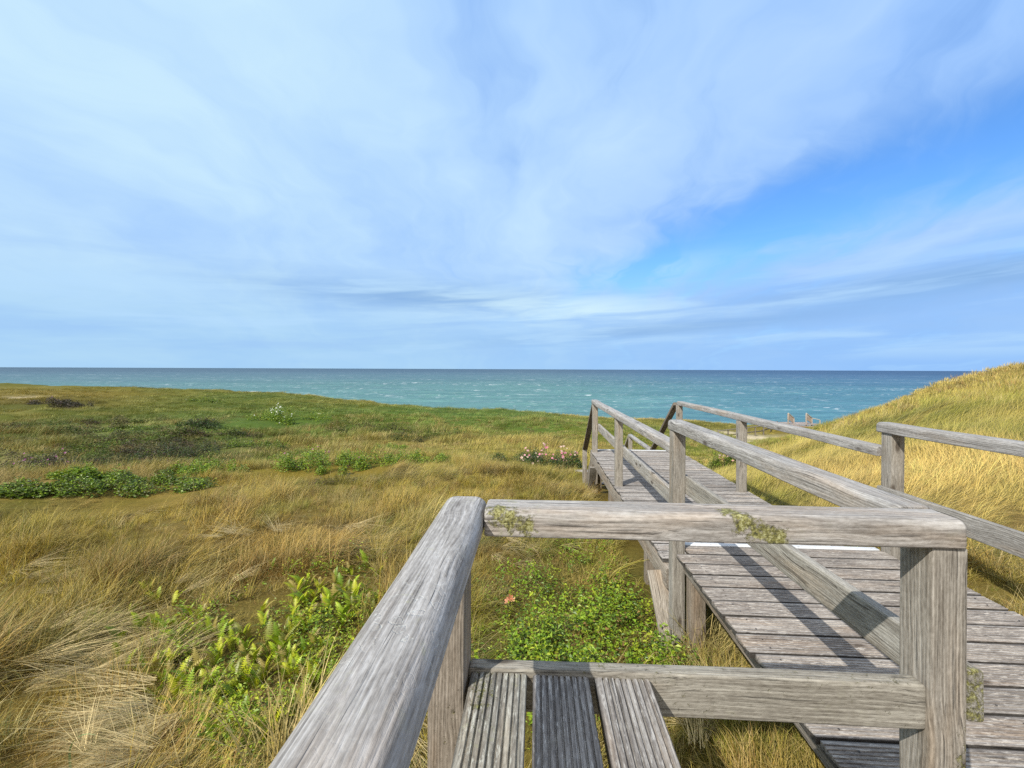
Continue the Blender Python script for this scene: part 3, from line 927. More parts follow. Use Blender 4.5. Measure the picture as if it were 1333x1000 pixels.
# ------------------------------------------------------------------ railings of the boardwalks
RS = rrect(0.112, RH, 0.024, 0.006, 5, 8)
rl = empty("railing", (1.02, 2.2, 0), 'upper boardwalk railing on the bench side, its thick rail scarred by a knot', 'railing')
Wood().loft(RS, (1.022, 1.222, RT - RH / 2), (1.022, 3.235, RT - RH / 2), (0, 0, 1), 90, wob=0.005, relief=0.0010, cham=0.006, lich=0.15).build("handrail", M_BEAM, rl, (0.98, 0.98, 0.98))
Wood().loft(rrect(0.036, 0.126, 0.005, 0.005, 2, 6), (1.079, 1.118, 0.474), (1.079, 3.20, 0.452), (0, 0, 1), 50, wob=0.003, relief=0.0006,
            moss=lambda V: 0.66 * np.exp(-((V[:, 1] - 1.118) / 0.03) ** 2)).build("middle_rail", M_BEAM, rl, (0.92, 0.90, 0.83))
post(Wood(), 0.972, 1.060, 3.125, 3.217, -1.05, RT - RH - 0.001, nseg=40, m=6, wob=0.003, relief=0.0010).build("post", M_POST, rl, (1.06, 1.05, 1.02))

rr1 = empty("railing", (2.49, 1.5, 0), 'upper boardwalk railing beside the golden dune slope', 'railing')
Wood().loft(RS, (2.488, -1.0, RT - RH / 2), (2.488, 3.23, RT - RH / 2), (0, 0, 1), 90, wob=0.006, relief=0.0010, cham=0.006).build("handrail", M_BEAM, rr1, (0.98, 0.98, 0.985))
Wood().loft(rrect(0.036, 0.122, 0.005, 0.005, 2, 6), (2.425, -1.0, 0.43), (2.425, 3.19, 0.402), (0, 0, 1), 60, wob=0.004, relief=0.0006).build("middle_rail", M_BEAM, rr1, (0.88, 0.87, 0.84))
for y0 in (3.11, 1.12, -0.9):
    post(Wood(), 2.4445, 2.532, y0, y0 + 0.092, -0.9, RT - RH - 0.001, nseg=30, m=6, wob=0.003, relief=0.0010).build("post", M_POST, rr1, (1.08, 1.06, 1.02))

LT = 0.735
RS2 = rrect(0.108, RH, 0.022, 0.006, 4, 5)
l2 = empty("railing", (1.03, 5.5, LZ), 'lower boardwalk railing on the meadow side with a middle board', 'railing')
Wood().loft(RS2, (1.030, 3.222, LT - RH / 2), (1.030, 7.73, LT - RH / 2), (0, 0, 1), 60, wob=0.006, relief=0.001, cham=0.006).build("handrail", M_BEAM, l2, (1.05, 1.05, 1.06))
Wood().loft(rrect(0.036, 0.126, 0.005, 0.005, 2, 4), (1.098, 3.30, 0.248), (1.098, 7.70, 0.252), (0, 0, 1), 40, wob=0.004, relief=0.0006).build("middle_rail", M_BEAM, l2, (1.08, 1.07, 1.03))
for y0 in (5.43, 7.63):
    post(Wood(), 0.988, 1.079, y0, y0 + 0.092, -1.25, LT - RH - 0.001, nseg=20, m=4, wob=0.003, relief=0.001).build("post", M_POST, l2, (1.12, 1.09, 1.02))

r2 = empty("railing", (2.48, 5.5, LZ), 'lower boardwalk railing on the dune side without a middle board', 'railing')
Wood().loft(RS2, (2.480, 3.215, LT - RH / 2), (2.480, 7.62, LT - RH / 2), (0, 0, 1), 60, wob=0.008, relief=0.001, cham=0.006).build("handrail", M_BEAM, r2, (1.0, 1.0, 1.0))
for y0 in (5.27, 7.53):
    post(Wood(), 2.4155, 2.505, y0, y0 + 0.092, -1.25, LT - RH - 0.001, nseg=20, m=4, wob=0.003, relief=0.001).build("post", M_POST, r2, (1.1, 1.07, 1.02))

# ------------------------------------------------------------------ stairs down from the lower boardwalk
SB, SN = -1.35, 7                                      # landing level, number of treads
st = empty("staircase", (1.76, 8.5, SB), 'wooden stair flights with dark sloping handrails beyond the lower boardwalk', 'staircase')
y_s, run, rise = LEND + 0.02, 0.19, (LZ - SB) / (SN)
tr = Wood()
for i in range(SN - 1):
    tr.loft(grooved(0.18, 0.03, 8), (1.08, y_s + run * (i + 0.5), LZ - rise * (i + 1) - 0.015), (2.42, y_s + run * (i + 0.5), LZ - rise * (i + 1) - 0.015), (0, 0, 1), 3, cham=0.003)
tr.build("tread", M_DECK, st)
y_l = y_s + run * SN
for x in (1.04, 2.46):
    Wood().loft(rrect(0.05, 0.22, 0.004), (x, y_s - 0.05, LZ - 0.16), (x, y_l + 0.1, SB - 0.14), (0, 0, 1), 6).build("stringer", M_POST, st, (0.8, 0.72, 0.62))
    Wood().loft(rrect(0.10, 0.06, 0.02, 0.006, 3), (x, 7.745, LT - 0.06), (x, y_l + 0.02, SB + 0.92), (0, 0, 1), 8, wob=0.003).build("handrail", M_POST, st, (0.62, 0.56, 0.5))
    post(Wood(), x - 0.045, x + 0.045, y_l - 0.02, y_l + 0.07, SB - 0.8, SB + 0.95, nseg=8, wob=0.003).build("post", M_POST, st, (1.12, 1.08, 1.0))
    if x < 2: continue
    Wood().loft(rrect(0.10, 0.06, 0.02, 0.006, 3), (x, y_l + 0.07, SB + 0.90), (x, y_l + 2.2, SB + 0.90), (0, 0, 1), 6, wob=0.003).build("handrail", M_BEAM, st)
    Wood().loft(rrect(0.035, 0.12, 0.004), (x + (0.06 if x < 2 else -0.06), y_l, SB + 0.42), (x + (0.06 if x < 2 else -0.06), y_l + 2.2, SB + 0.42), (0, 0, 1), 6, wob=0.003).build("middle_rail", M_BEAM, st)
    post(Wood(), x - 0.045, x + 0.045, y_l + 2.12, y_l + 2.21, SB - 1.2, SB + 0.87, nseg=8, wob=0.003).build("post", M_POST, st, (1.1, 1.06, 1.0))
    Wood().loft(rrect(0.10, 0.06, 0.02, 0.006, 3), (x, y_l + 2.2, SB + 0.90), (x, y_l + 4.4, SB - 0.75), (0, 0, 1), 8, wob=0.003).build("handrail", M_BEAM, st, (0.9, 0.86, 0.8))
    post(Wood(), x - 0.045, x + 0.045, y_l + 4.33, y_l + 4.42, SB - 2.6, SB - 0.78, nseg=8, wob=0.003).build("post", M_POST, st, (1.1, 1.06, 1.0))
ld_ = Wood()
for i in range(14):
    ld_.loft(grooved(0.1435, 0.03, 8), (DL + 0.02, y_l + 0.08 + BP * i, SB - 0.015), (DR - 0.02, y_l + 0.08 + BP * i, SB - 0.015), (0, 0, 1), 3, cham=0.003)
ld_.build("landing", M_DECK, st)
tr = Wood()
for i in range(10):
    tr.loft(grooved(0.20, 0.03, 8), (1.08, y_l + 2.3 + 0.21 * i, SB - 0.16 * (i + 1)), (2.42, y_l + 2.3 + 0.21 * i, SB - 0.16 * (i + 1)), (0, 0, 1), 3, cham=0.003)
tr.build("tread", M_DECK, st)

# ------------------------------------------------------------------ the track railing in the valley and the far stair head
def far_rail(root, pts, h, posts, thick=0.10):
    for (a, b) in zip(pts[:-1], pts[1:]):
        Wood().loft(rrect(thick, 0.07, 0.02), (a[0], a[1], a[2] + h), (b[0], b[1], b[2] + h), (0, 0, 1), 4).build("handrail", M_POST, root, (0.85, 0.8, 0.72))
        Wood().loft(rrect(0.05, 0.12, 0.01), (a[0], a[1], a[2] + h * 0.5), (b[0], b[1], b[2] + h * 0.5), (0, 0, 1), 4).build("middle_rail", M_POST, root, (0.7, 0.66, 0.6))
        for k in range(posts):
            q = (k + (0 if a is pts[0] else 1)) / max(posts - 1, 1)
            if q > 1: continue
            x, y, z = (a[i] + (b[i] - a[i]) * q for i in range(3))
            post(Wood(), x - 0.05, x + 0.05, y - 0.05, y + 0.05, z - 0.5, z + h - 0.03, nseg=3).build("post", M_POST, root, (0.8, 0.74, 0.66))


def at_depth(u, v, dep):
    r = pix_ray(u, v)
    yv = -r.x * SY + r.y * CY
    p = Vector((0, 0, CAM_H)) + r * (dep / yv)
    return (p.x, p.y, p.z)


vr = empty("railing", at_depth(960, 577, 44), 'dark two-bar railing along the sandy track far down the valley', 'railing')
far_rail(vr, [at_depth(935, 575, 40), at_depth(994, 567, 45)], 1.0, 6)
far_rail(vr, [at_depth(994, 566.5, 45.3), at_depth(1012, 560, 50)], 1.0, 3)

fs = empty("stair_head", at_depth(1042, 558, 50), 'weathered far stair head with two sloping rails above the beach', 'stair head')
A = Vector(at_depth(1026, 552, 50)); B = Vector(at_depth(1064, 553.5, 50))
ax = (B - A).normalized(); fw = Vector((-ax.y, ax.x, 0))
dk = Wood()
for i in range(16):
    p = A + fw * (0.15 * i - 0.6)
    q = B + fw * (0.15 * i - 0.6)
    dk.loft(rrect(0.14, 0.04, 0.005), (p.x, p.y, A.z), (q.x, q.y, A.z), (0, 0, 1), 2)
dk.build("decking", M_DECK, fs, (1.1, 1.0, 0.95))
fr = Wood()
fr.loft(rrect(0.05, 0.45, 0.005), tuple(A - fw * 0.68 - Vector((0, 0, 0.26))), tuple(B - fw * 0.68 - Vector((0, 0, 0.26))), (0, 0, 1), 3)
fr.build("front_board", M_DECK, fs, (1.25, 1.05, 0.95))
for k, base in enumerate((A, A + (B - A) * 0.62)):
    h0 = Vector((base.x, base.y, A.z + 1.25))
    e = h0 + ax * 0.85 + fw * 0.3 - Vector((0, 0, 0.55))
    Wood().loft(rrect(0.12, 0.10, 0.02), tuple(h0), tuple(e), (0, 0, 1), 3).build("handrail", M_BEAM, fs, (1.3, 1.25, 1.1))
    Wood().loft(rrect(0.06, 0.5, 0.01), tuple(h0 - Vector((0, 0, 0.45))), tuple(e - Vector((0, 0, 0.35))), (0, 0, 1), 3).build("side_board", M_BEAM, fs, (1.25, 1.05, 0.9))
    for p in (h0, e):
        post(Wood(), p.x - 0.06, p.x + 0.06, p.y - 0.06, p.y + 0.06, A.z - 1.6, p.z - 0.05, nseg=3).build("post", M_BEAM, fs, (1.2, 1.1, 1.0))
e2 = B + Vector((0, 0, 0.62))
Wood().loft(rrect(0.10, 0.08, 0.02), tuple(e + ax * 0.02), tuple(e2 + ax * 0.3), (0, 0, 1), 3).build("handrail", M_BEAM, fs, (1.2, 1.15, 1.05))
pp = e2 + ax * 0.3
post(Wood(), pp.x - 0.05, pp.x + 0.05, pp.y - 0.05, pp.y + 0.05, A.z - 1.2, pp.z - 0.045, nseg=3).build("post", M_BEAM, fs, (1.2, 1.15, 1.05))

# ------------------------------------------------------------------ places of the shrubs
BUSHES = [(705, 605, 92, 22), (934, 612, 52, 26), (372, 546, 88, 15), (262, 555, 52, 9), (428, 609, 118, 22), (545, 602, 66, 13), (180, 634, 150, 20),
          (268, 617, 76, 18), (76, 529, 62, 11), (58, 611, 110, 20), (330, 582, 66, 12), (168, 560, 66, 6), (270, 524, 42, 4), (215, 590, 110, 16), (40, 640, 90, 14), (112, 622, 70, 15), (505, 586, 46, 9), (385, 598, 60, 12)]
BSPOT = []
for u, v, wp, hp in BUSHES:
    x0, y0, z0, tt = ground_hit(u, v)
    BSPOT.append((x0, y0, wp * tt / F_PX * 0.6))


def low_near_bush(X, Y):
    k = np.ones(len(X))
    for x0, y0, w_ in BSPOT:
        q = np.hypot((X - x0 * (1 - .25 * w_ / max(y0, 1))) / (1.2 * w_), (Y - y0 + 0.45 * w_) / (1.15 * w_))
        k = np.where(q < 1, 0.16, k)
    return k


FERN_POLY = [(410, 740), (470, 728), (500, 775), (450, 870), (390, 1000), (290, 1000), (205, 890), (220, 805), (300, 790), (370, 770)]
COVER_POLY = [(735, 690), (830, 700), (850, 760), (880, 830), (900, 880), (850, 950), (700, 950), (630, 900), (640, 800), (690, 770)]


def in_poly(u, v, poly):
    c = False
    j = len(poly) - 1
    for i in range(len(poly)):
        (xi, yi), (xj, yj) = poly[i], poly[j]
        if (yi > v) != (yj > v) and u < (xj - xi) * (v - yi) / (yj - yi) + xi: c = not c
        j = i
    return c


def on_ground(poly):
    return [ground_hit(u, v)[:2] for u, v in poly]


def inside(X, Y, G):
    c = np.zeros(len(X), bool)
    j = len(G) - 1
    for i in range(len(G)):
        (xi, yi), (xj, yj) = G[i], G[j]
        c ^= ((yi > Y) != (yj > Y)) & (X < (xj - xi) * (Y - yi) / ((yj - yi) if yj != yi else 1e-9) + xi)
        j = i
    return c


FERN_G, COVER_G = on_ground(FERN_POLY), on_ground(COVER_POLY)

# ------------------------------------------------------------------ grass
def blades(n, spread, hmin, hmax, width, lean, curl, seg=4, wind=(1.0, 0.25), wind_k=0.5, seed=0, flat=0.0):
    """n curved tapering blades growing out of one tuft"""
    r = np.random.default_rng(seed)
    V, Q, BL, AL = [], [], [], []
    N = 0
    for _ in range(n):
        rad_ = spread * math.sqrt(r.random())
        th = r.uniform(0, 2 * math.pi)
        root = np.array([rad_ * math.cos(th), rad_ * math.sin(th), -0.03])
        L = r.uniform(hmin, hmax)
        da = th + r.normal(0, 0.8)
        dirh = np.array([math.cos(da), math.sin(da)]) * lean * r.random() + np.array(wind) * wind_k * r.uniform(0.4, 1.2) + r.normal(0, 0.10, 2)
        tilt = min(np.linalg.norm(dirh), 1.6)
        dirh = dirh / (np.linalg.norm(dirh) + 1e-6)
        ang = tilt * 0.55 + flat
        pos = root.copy()
        bl = r.random()
        w0 = width * r.uniform(0.6, 1.3)
        sidev = np.array([-dirh[1], dirh[0], 0]) * math.cos(0.5) + np.array([0, 0, 0.0])
        tw = r.uniform(-1, 1)
        for i in range(seg + 1):
            f = i / seg
            wd = w0 * (1 - f ** 1.5) + 0.0004
            sv = sidev + np.array([dirh[0], dirh[1], 0]) * tw * f
            sv = sv / np.linalg.norm(sv) * wd / 2
            V += [pos - sv, pos + sv]
            BL += [bl, bl]; AL += [f, f]
            if i < seg:
                b = N + 2 * i
                Q.append((b, b + 1, b + 3, b + 2))
            a2 = min(ang + curl * f * r.uniform(0.7, 1.3) * (0.4 + tilt), 2.2)
            stp = np.array([dirh[0] * math.sin(a2), dirh[1] * math.sin(a2), math.cos(a2)]) * L / seg
            pos = pos + stp
            pos[2] = max(pos[2], 0.0 - 0.02)
        N += 2 * (seg + 1)
    return np.array(V), np.array(Q), np.array(BL), np.array(AL)


def tuft_set(cname, specs):
    c = bpy.data.collections.new(cname)
    for i, kw in enumerate(specs):
        V, Q, BL, AL = blades(**kw)
        me = np_mesh("grass_tuft", V, [Q], {'bl': BL, 'along': AL}, smooth=True)
        me.materials.append(M_GRASS)
        o = bpy.data.objects.new("grass_tuft_%02d" % i, me)
        c.objects.link(o)
    return c


def scatter(name, label, coll, P, idx, rotz, tilt, scale, tint, cat='grass'):
    """one 'stuff' object: the tufts of a collection on a cloud of points"""
    n = len(P)
    me = bpy.data.meshes.new(name)
    me.vertices.add(n)
    me.vertices.foreach_set('co', np.asarray(P, np.float32).ravel())
    me.attributes.new('idx', 'INT', 'POINT').data.foreach_set('value', np.asarray(idx, np.int32))
    rot = np.zeros((n, 3), np.float32)
    rot[:, 0:2] = tilt
    rot[:, 2] = rotz
    me.attributes.new('rot', 'FLOAT_VECTOR', 'POINT').data.foreach_set('vector', rot.ravel())
    me.attributes.new('scl', 'FLOAT_VECTOR', 'POINT').data.foreach_set('vector', np.asarray(scale, np.float32).ravel())
    me.attributes.new('tint', 'FLOAT_VECTOR', 'POINT').data.foreach_set('vector', np.asarray(tint, np.float32).ravel())
    o = bpy.data.objects.new(name, me)
    COL.objects.link(o)
    g = bpy.data.node_groups.new(name + "_scatter", 'GeometryNodeTree')
    g.interface.new_socket('Geometry', in_out='INPUT', socket_type='NodeSocketGeometry')
    g.interface.new_socket('Geometry', in_out='OUTPUT', socket_type='NodeSocketGeometry')
    gi = g.nodes.new('NodeGroupInput'); go = g.nodes.new('NodeGroupOutput')
    ip = g.nodes.new('GeometryNodeInstanceOnPoints')
    ci = g.nodes.new('GeometryNodeCollectionInfo')
    ci.inputs['Collection'].default_value = coll
    ci.inputs['Separate Children'].default_value = True
    ci.inputs['Reset Children'].default_value = True

    def na_(nm, dt):
        q = g.nodes.new('GeometryNodeInputNamedAttribute')
        q.data_type = dt
        q.inputs['Name'].default_value = nm
        return q.outputs['Attribute']
    g.links.new(gi.outputs[0], ip.inputs['Points'])
    g.links.new(ci.outputs[0], ip.inputs['Instance'])
    ip.inputs['Pick Instance'].default_value = True
    g.links.new(na_('idx', 'INT'), ip.inputs['Instance Index'])
    e2r = g.nodes.new('FunctionNodeEulerToRotation')
    g.links.new(na_('rot', 'FLOAT_VECTOR'), e2r.inputs[0])
    g.links.new(e2r.outputs[0], ip.inputs['Rotation'])
    g.links.new(na_('scl', 'FLOAT_VECTOR'), ip.inputs['Scale'])
    g.links.new(ip.outputs[0], go.inputs[0])
    md = o.modifiers.new("scatter", 'NODES')
    md.node_group = g
    tag(o, label, cat, kind='stuff')
    return o


def sample(n, r0, r1, a0=-1.15, a1=1.22):
    """even cover of a ring sector in front of the camera"""
    r = np.sqrt(rng.uniform(r0 ** 2, r1 ** 2, n))
    a = rng.uniform(a0, a1, n)
    return world_xy(r * np.sin(a), r * np.cos(a))


def off_decks(X, Y, m=0.0):
    on = (X > np.where(Y < 3.3, 1.5, 0.93)) & (X < 2.60 + m) & (Y < 13.5)
    on |= (X > -0.32 - m) & (X < 1.0) & (Y < 1.10 + m)
    xv, yv = view_xy(X, Y)
    return ~on


TUSSOCK = np.array([(0.36, 0.26, 0.050), (0.31, 0.175, 0.050), (0.150, 0.195, 0.022), (0.47, 0.37, 0.15), (0.170, 0.125, 0.040), (0.25, 0.23, 0.035), (0.46, 0.32, 0.075), (0.38, 0.23, 0.060)])


def tussocks(X, Y, dens, rad_, seed):
    """0..1 closeness to the nearest tussock, and that tussock's own colour"""
    r = np.random.default_rng(seed)
    a, b = view_xy(X, Y)
    rr_ = np.hypot(a, b)
    nC = int(dens * 2.37 * (rr_.max() ** 2 - rr_.min() ** 2) / 2)
    q = np.sqrt(r.uniform(rr_.min() ** 2, rr_.max() ** 2, nC))
    an = r.uniform(-1.15, 1.22, nC)
    cx, cy = world_xy(q * np.sin(an), q * np.cos(an))
    size = rad_ * r.uniform(0.6, 1.5, nC)
    best, who = np.full(len(X), 9.0), np.zeros(len(X), int)
    for i in range(nC):
        dd = ((X - cx[i]) ** 2 + (Y - cy[i]) ** 2) / size[i] ** 2
        m_ = dd < best
        best[m_] = dd[m_]; who[m_] = i
    k = np.exp(-best)
    kind = r.integers(0, len(TUSSOCK), nC)
    return k, TUSSOCK[kind[who]] * r.uniform(0.8, 1.15, nC)[who][:, None], r.uniform(-1.0, 1.0, nC)[who]


def tint_of(X, Y):
    c = veg_color(X, Y)
    k = (1 + 0.20 * rng.normal(0, 1, len(X)))[:, None]
    return np.clip(c * np.clip(k, 0.55, 1.6), 0.008, 0.65)


def patch_w(X, Y, kinds):
    q = np.zeros(len(X))
    for x0, y0, th, wx, wy, kind, stg in PATCH:
        if kind in kinds:
            dx_, dy_ = X - x0, Y - y0
            a = dx_ * math.sin(th) + dy_ * math.cos(th)
            b = dx_ * math.cos(th) - dy_ * math.sin(th)
            q = np.maximum(q, stg * np.exp(-((a / wx) ** 2 + (b / wy) ** 2)))
    return q


def wind_rot(X, Y, spread=0.5):
    return 0.35 * fbm(X * 0.5, Y * 0.5, 55, 2) * 2 + rng.normal(0, spread, len(X))


T_NEAR = tuft_set("tufts_near", [dict(n=34, spread=0.10, hmin=0.12, hmax=0.40, width=0.0042, lean=1.2, curl=1.3, seg=5, wind_k=0.22, seed=s) for s in range(4)] +
                  [dict(n=30, spread=0.09, hmin=0.20, hmax=0.52, width=0.0044, lean=0.9, curl=1.2, seg=5, wind_k=0.75, seed=10 + s) for s in range(4)] +
                  [dict(n=26, spread=0.07, hmin=0.25, hmax=0.60, width=0.0042, lean=1.0, curl=0.5, seg=5, wind_k=0.9, flat=0.75, seed=20 + s) for s in range(4)] +
                  [dict(n=52, spread=0.14, hmin=0.05, hmax=0.19, width=0.0040, lean=1.9, curl=1.6, seg=4, wind_k=0.15, seed=30 + s) for s in range(3)])
n = 9500
X, Y = sample(n, 1.25, 4.8)
ok = off_decks(X, Y)
lw_p = patch_w(X, Y, ('straw',))
X, Y, lw_p = X[ok], Y[ok], lw_p[ok]
n = len(X)
h = fbm(X * 1.3, Y * 1.3, 77, 3)
holes = fbm(X * 2.6, Y * 2.6, 79, 2) < -0.08
short = (patch_w(X, Y, ('russet', 'green')) > 0.35) | (h < -0.25)
idx = rng.integers(0, 4, n)
idx = np.where(h > 0.05, rng.integers(4, 8, n), idx)
idx = np.where(rng.random(n) < 0.38, rng.integers(12, 15, n), idx)
idx = np.where(rng.random(n) < 0.08 + 0.5 * lw_p, rng.integers(8, 12, n), idx)
idx = np.where(short & (rng.random(n) < 0.75) & (lw_p < .4), rng.integers(12, 15, n), idx)
sc = rng.uniform(0.50, 1.05, n) * (0.80 + 0.8 * np.clip(h, -0.6, 0.7))
sc = np.where(holes & (rng.random(n) < 0.8), 0.25, sc)
fz, cz = inside(X, Y, FERN_G), inside(X, Y, COVER_G)
idx = np.where((fz | cz) & (rng.random(n) < 0.65), rng.integers(12, 15, n), idx)
sc = np.where(fz, sc * 0.72, sc)
sc = np.where(cz, sc * np.where(rng.random(n) < 0.30, 1.0, 0.6), sc)
sc = np.where((X > 0.90) & (X < 1.6), np.clip(sc, 0.55, 0.95), sc)
idx = np.where((X > 0.35) & (X < 1.6) & (Y < 2.6), rng.integers(0, 4, n), idx)
sc = np.where(fz & (idx < 12), sc * 0.6, sc)
sc = np.where((fz & (rng.random(n) < 0.62)) | (cz & (rng.random(n) < 0.25)), 0.02, sc)
ti = tint_of(X, Y)
def speckle(ti, k):
    q = rng.random(len(ti))
    ti[q < .20 * k] = np.array([0.30, 0.170, 0.050]) * rng.uniform(.7, 1.2, ((q < .20 * k).sum(), 1))
    a_ = (q > .20 * k) & (q < .32 * k)
    ti[a_] = np.array([0.16, 0.205, 0.022]) * rng.uniform(.7, 1.2, (a_.sum(), 1))
    a_ = (q > .32 * k) & (q < .46 * k)
    ti[a_] = np.array([0.50, 0.40, 0.17]) * rng.uniform(.7, 1.2, (a_.sum(), 1))
    a_ = (q > .46 * k) & (q < .56 * k)
    ti[a_] = np.array([0.13, 0.095, 0.035]) * rng.uniform(.7, 1.2, (a_.sum(), 1))
    return ti


tk, tcol, trot = tussocks(X, Y, 2.6, 0.20, 501)
sc = sc * (0.74 + 0.80 * tk)
idx = np.where((tk > 0.55) & (idx >= 12) & ~(fz | cz), rng.integers(0, 8, n), idx)
ti = speckle(ti, 0.8)
ti = ti * (1 - 0.75 * tk[:, None]) + tcol * 0.75 * tk[:, None]
st_ = (idx >= 8) & (idx < 12)
ti[st_] = np.array([0.56, 0.45, 0.22]) * rng.uniform(0.6, 1.2, (st_.sum(), 1))
rz = wind_rot(X, Y, 0.7) + 3.0 * fbm(X * 0.8, Y * 0.8, 57, 2) + trot * tk
rz = np.where(st_, rng.uniform(-2.4, 1.4, n) * 0.8, rz)
scatter("dune_grass", 'tangled olive and straw-coloured grass in front of and round the bench', T_NEAR, np.stack([X, Y, terrain(X, Y)], 1), idx, rz, rng.normal(0, 0.10, (n, 2)), np.stack([sc, sc, sc * rng.uniform(.8, 1.15, n)], 1), ti)

T_MID = tuft_set("tufts_mid", [dict(n=38, spread=0.16, hmin=0.18, hmax=0.52, width=0.0052, lean=1.0, curl=1.2, seg=4, wind_k=0.35, seed=40 + s) for s in range(4)] +
                 [dict(n=44, spread=0.19, hmin=0.30, hmax=0.66, width=0.0050, lean=0.30, curl=1.0, seg=4, wind_k=1.4, flat=0.25, seed=50 + s) for s in range(4)] +
                 [dict(n=60, spread=0.20, hmin=0.08, hmax=0.24, width=0.0050, lean=1.4, curl=1.0, seg=3, wind_k=0.4, seed=60 + s) for s in range(3)])
n = 34000
X, Y = sample(n, 4.5, 14)
keep = off_decks(X, Y) & (rng.random(n) < np.clip(1.25 - np.hypot(X, Y) / 22, 0, 1))
X, Y = X[keep], Y[keep]
n = len(X)
h = fbm(X * 0.9, Y * 0.9, 77, 3)
dune = (X > 2.6)
idx = np.where(h > 0.15, rng.integers(4, 8, n), rng.integers(0, 4, n))
idx = np.where(rng.random(n) < 0.25, rng.integers(8, 11, n), idx)
idx = np.where(dune, rng.integers(4, 8, n), idx)
idx = np.where((patch_w(X, Y, ('heath', 'green', 'russet')) > 0.4) & ~dune, rng.integers(8, 11, n), idx)
sc = rng.uniform(0.7, 1.15, n) * (0.95 + 0.4 * np.clip(h, -0.6, 0.7)) * np.where(dune, 0.9, 1.0)
low_ = dune & (X < 4.2) & (Y < 6)
sc = np.where(low_, sc * 0.75, sc) * np.where(dune, 0.80, 0.62) * low_near_bush(X, Y)
sc = np.where((fbm(X * 1.5, Y * 1.5, 80, 2) < -0.12) & (rng.random(n) < 0.7), sc * 0.45, sc)
tk, tcol, trot = tussocks(X, Y, 1.5, 0.27, 502)
tk = np.where(dune, 0.35 * tk, tk)
sc = sc * np.where(dune, 0.85 + .5 * tk, 0.82 + 0.90 * tk)
sc = np.where(dune, np.minimum(sc, 0.95), np.minimum(sc, 1.35))
tm = np.where(dune[:, None], tint_of(X, Y), speckle(tint_of(X, Y), 0.7))
tm = tm * (1 - 0.7 * tk[:, None]) + tcol * 0.7 * tk[:, None]
scatter("dune_grass", 'wind-bent golden olive grass of the meadow and the dune slope', T_MID, np.stack([X, Y, terrain(X, Y)], 1), idx, wind_rot(X, Y, np.where(dune, 0.28, 0.6)) + np.where(dune, 0.6, 1.5) * fbm(X * 0.5, Y * 0.5, 57, 2), rng.normal(0, 0.12, (n, 2)), np.stack([sc, sc, sc], 1), tm)

T_FAR = tuft_set("tufts_far", [dict(n=40, spread=0.34, hmin=0.22, hmax=0.48, width=0.013, lean=0.6, curl=0.8, seg=3, wind_k=0.7, seed=70 + s) for s in range(4)] +
                 [dict(n=50, spread=0.42, hmin=0.10, hmax=0.26, width=0.014, lean=1.2, curl=0.8, seg=3, wind_k=0.5, seed=80 + s) for s in range(3)])
n = 26000
X, Y = sample(n, 13, 42)
keep = off_decks(X, Y) & (rng.random(n) < np.clip(1.3 - np.hypot(X, Y) / 55, 0, 1))
X, Y = X[keep], Y[keep]
n = len(X)
h = fbm(X * 0.35, Y * 0.35, 78, 3)
hs = patch_w(X, Y, ('heath', 'green')) > 0.4
idx = np.where((h < -0.05) | hs, rng.integers(4, 7, n), rng.integers(0, 4, n))
sc = rng.uniform(0.45, 1.25, n) * (0.80 + 0.5 * np.clip(h, -0.6, 0.7)) * low_near_bush(X, Y)
# keep the trodden sand clear
for u, v, q in [(982, 569, 2.6), (965, 573, 2.2)]:
    x0, y0, _, _ = ground_hit(u, v)
    sc = np.where(np.hypot(X - x0, (Y - y0) * .6) < q, 0.05, sc)
tk, tcol, trot = tussocks(X, Y, 0.30, 0.62, 503)
sc = np.minimum(sc * (0.75 + 1.0 * tk), np.where(X > 2, 0.75, 1.4))
tf = speckle(tint_of(X, Y), 0.5)
tk = tk[:, None] * (0.55 - 0.35 * patch_w(X, Y, ('marram',)))[:, None]
tf = tf * (1 - tk) + tcol * 0.8 * tk
scatter("dune_grass", 'grass tufts and marram on the plain behind the hollow', T_FAR, np.stack([X, Y, terrain(X, Y)], 1), idx, wind_rot(X, Y, 0.6), rng.normal(0, 0.12, (n, 2)), np.stack([sc, sc, sc], 1), tf)

n = 22000
X, Y = sample(n, 40, 118, -1.0, 0.55)
Z = terrain(X, Y)
keep = (Z > -7.5) & (rng.random(n) < np.clip(1.4 - np.hypot(X, Y) / 130, 0, 1))
X, Y, Z = X[keep], Y[keep], Z[keep]
n = len(X)
sc = rng.uniform(0.7, 1.5, n) * low_near_bush(X, Y)
x0, y0, _, _ = ground_hit(38, 518)
sc = np.where(np.hypot(X - x0, (Y - y0) * .5) < 1.2, 0.05, sc)
x0, y0, _, _ = ground_hit(982, 569)
sc = np.where(np.hypot(X - x0, (Y - y0) * .6) < 2.8, 0.05, sc)
scatter("dune_grass", 'low grass cover at the far edge of the dunes above the sea', T_FAR, np.stack([X, Y, Z], 1), rng.integers(0, 7, n), wind_rot(X, Y, 0.6), rng.normal(0, 0.1, (n, 2)), np.stack([sc, sc, sc * 0.6], 1), tint_of(X, Y))

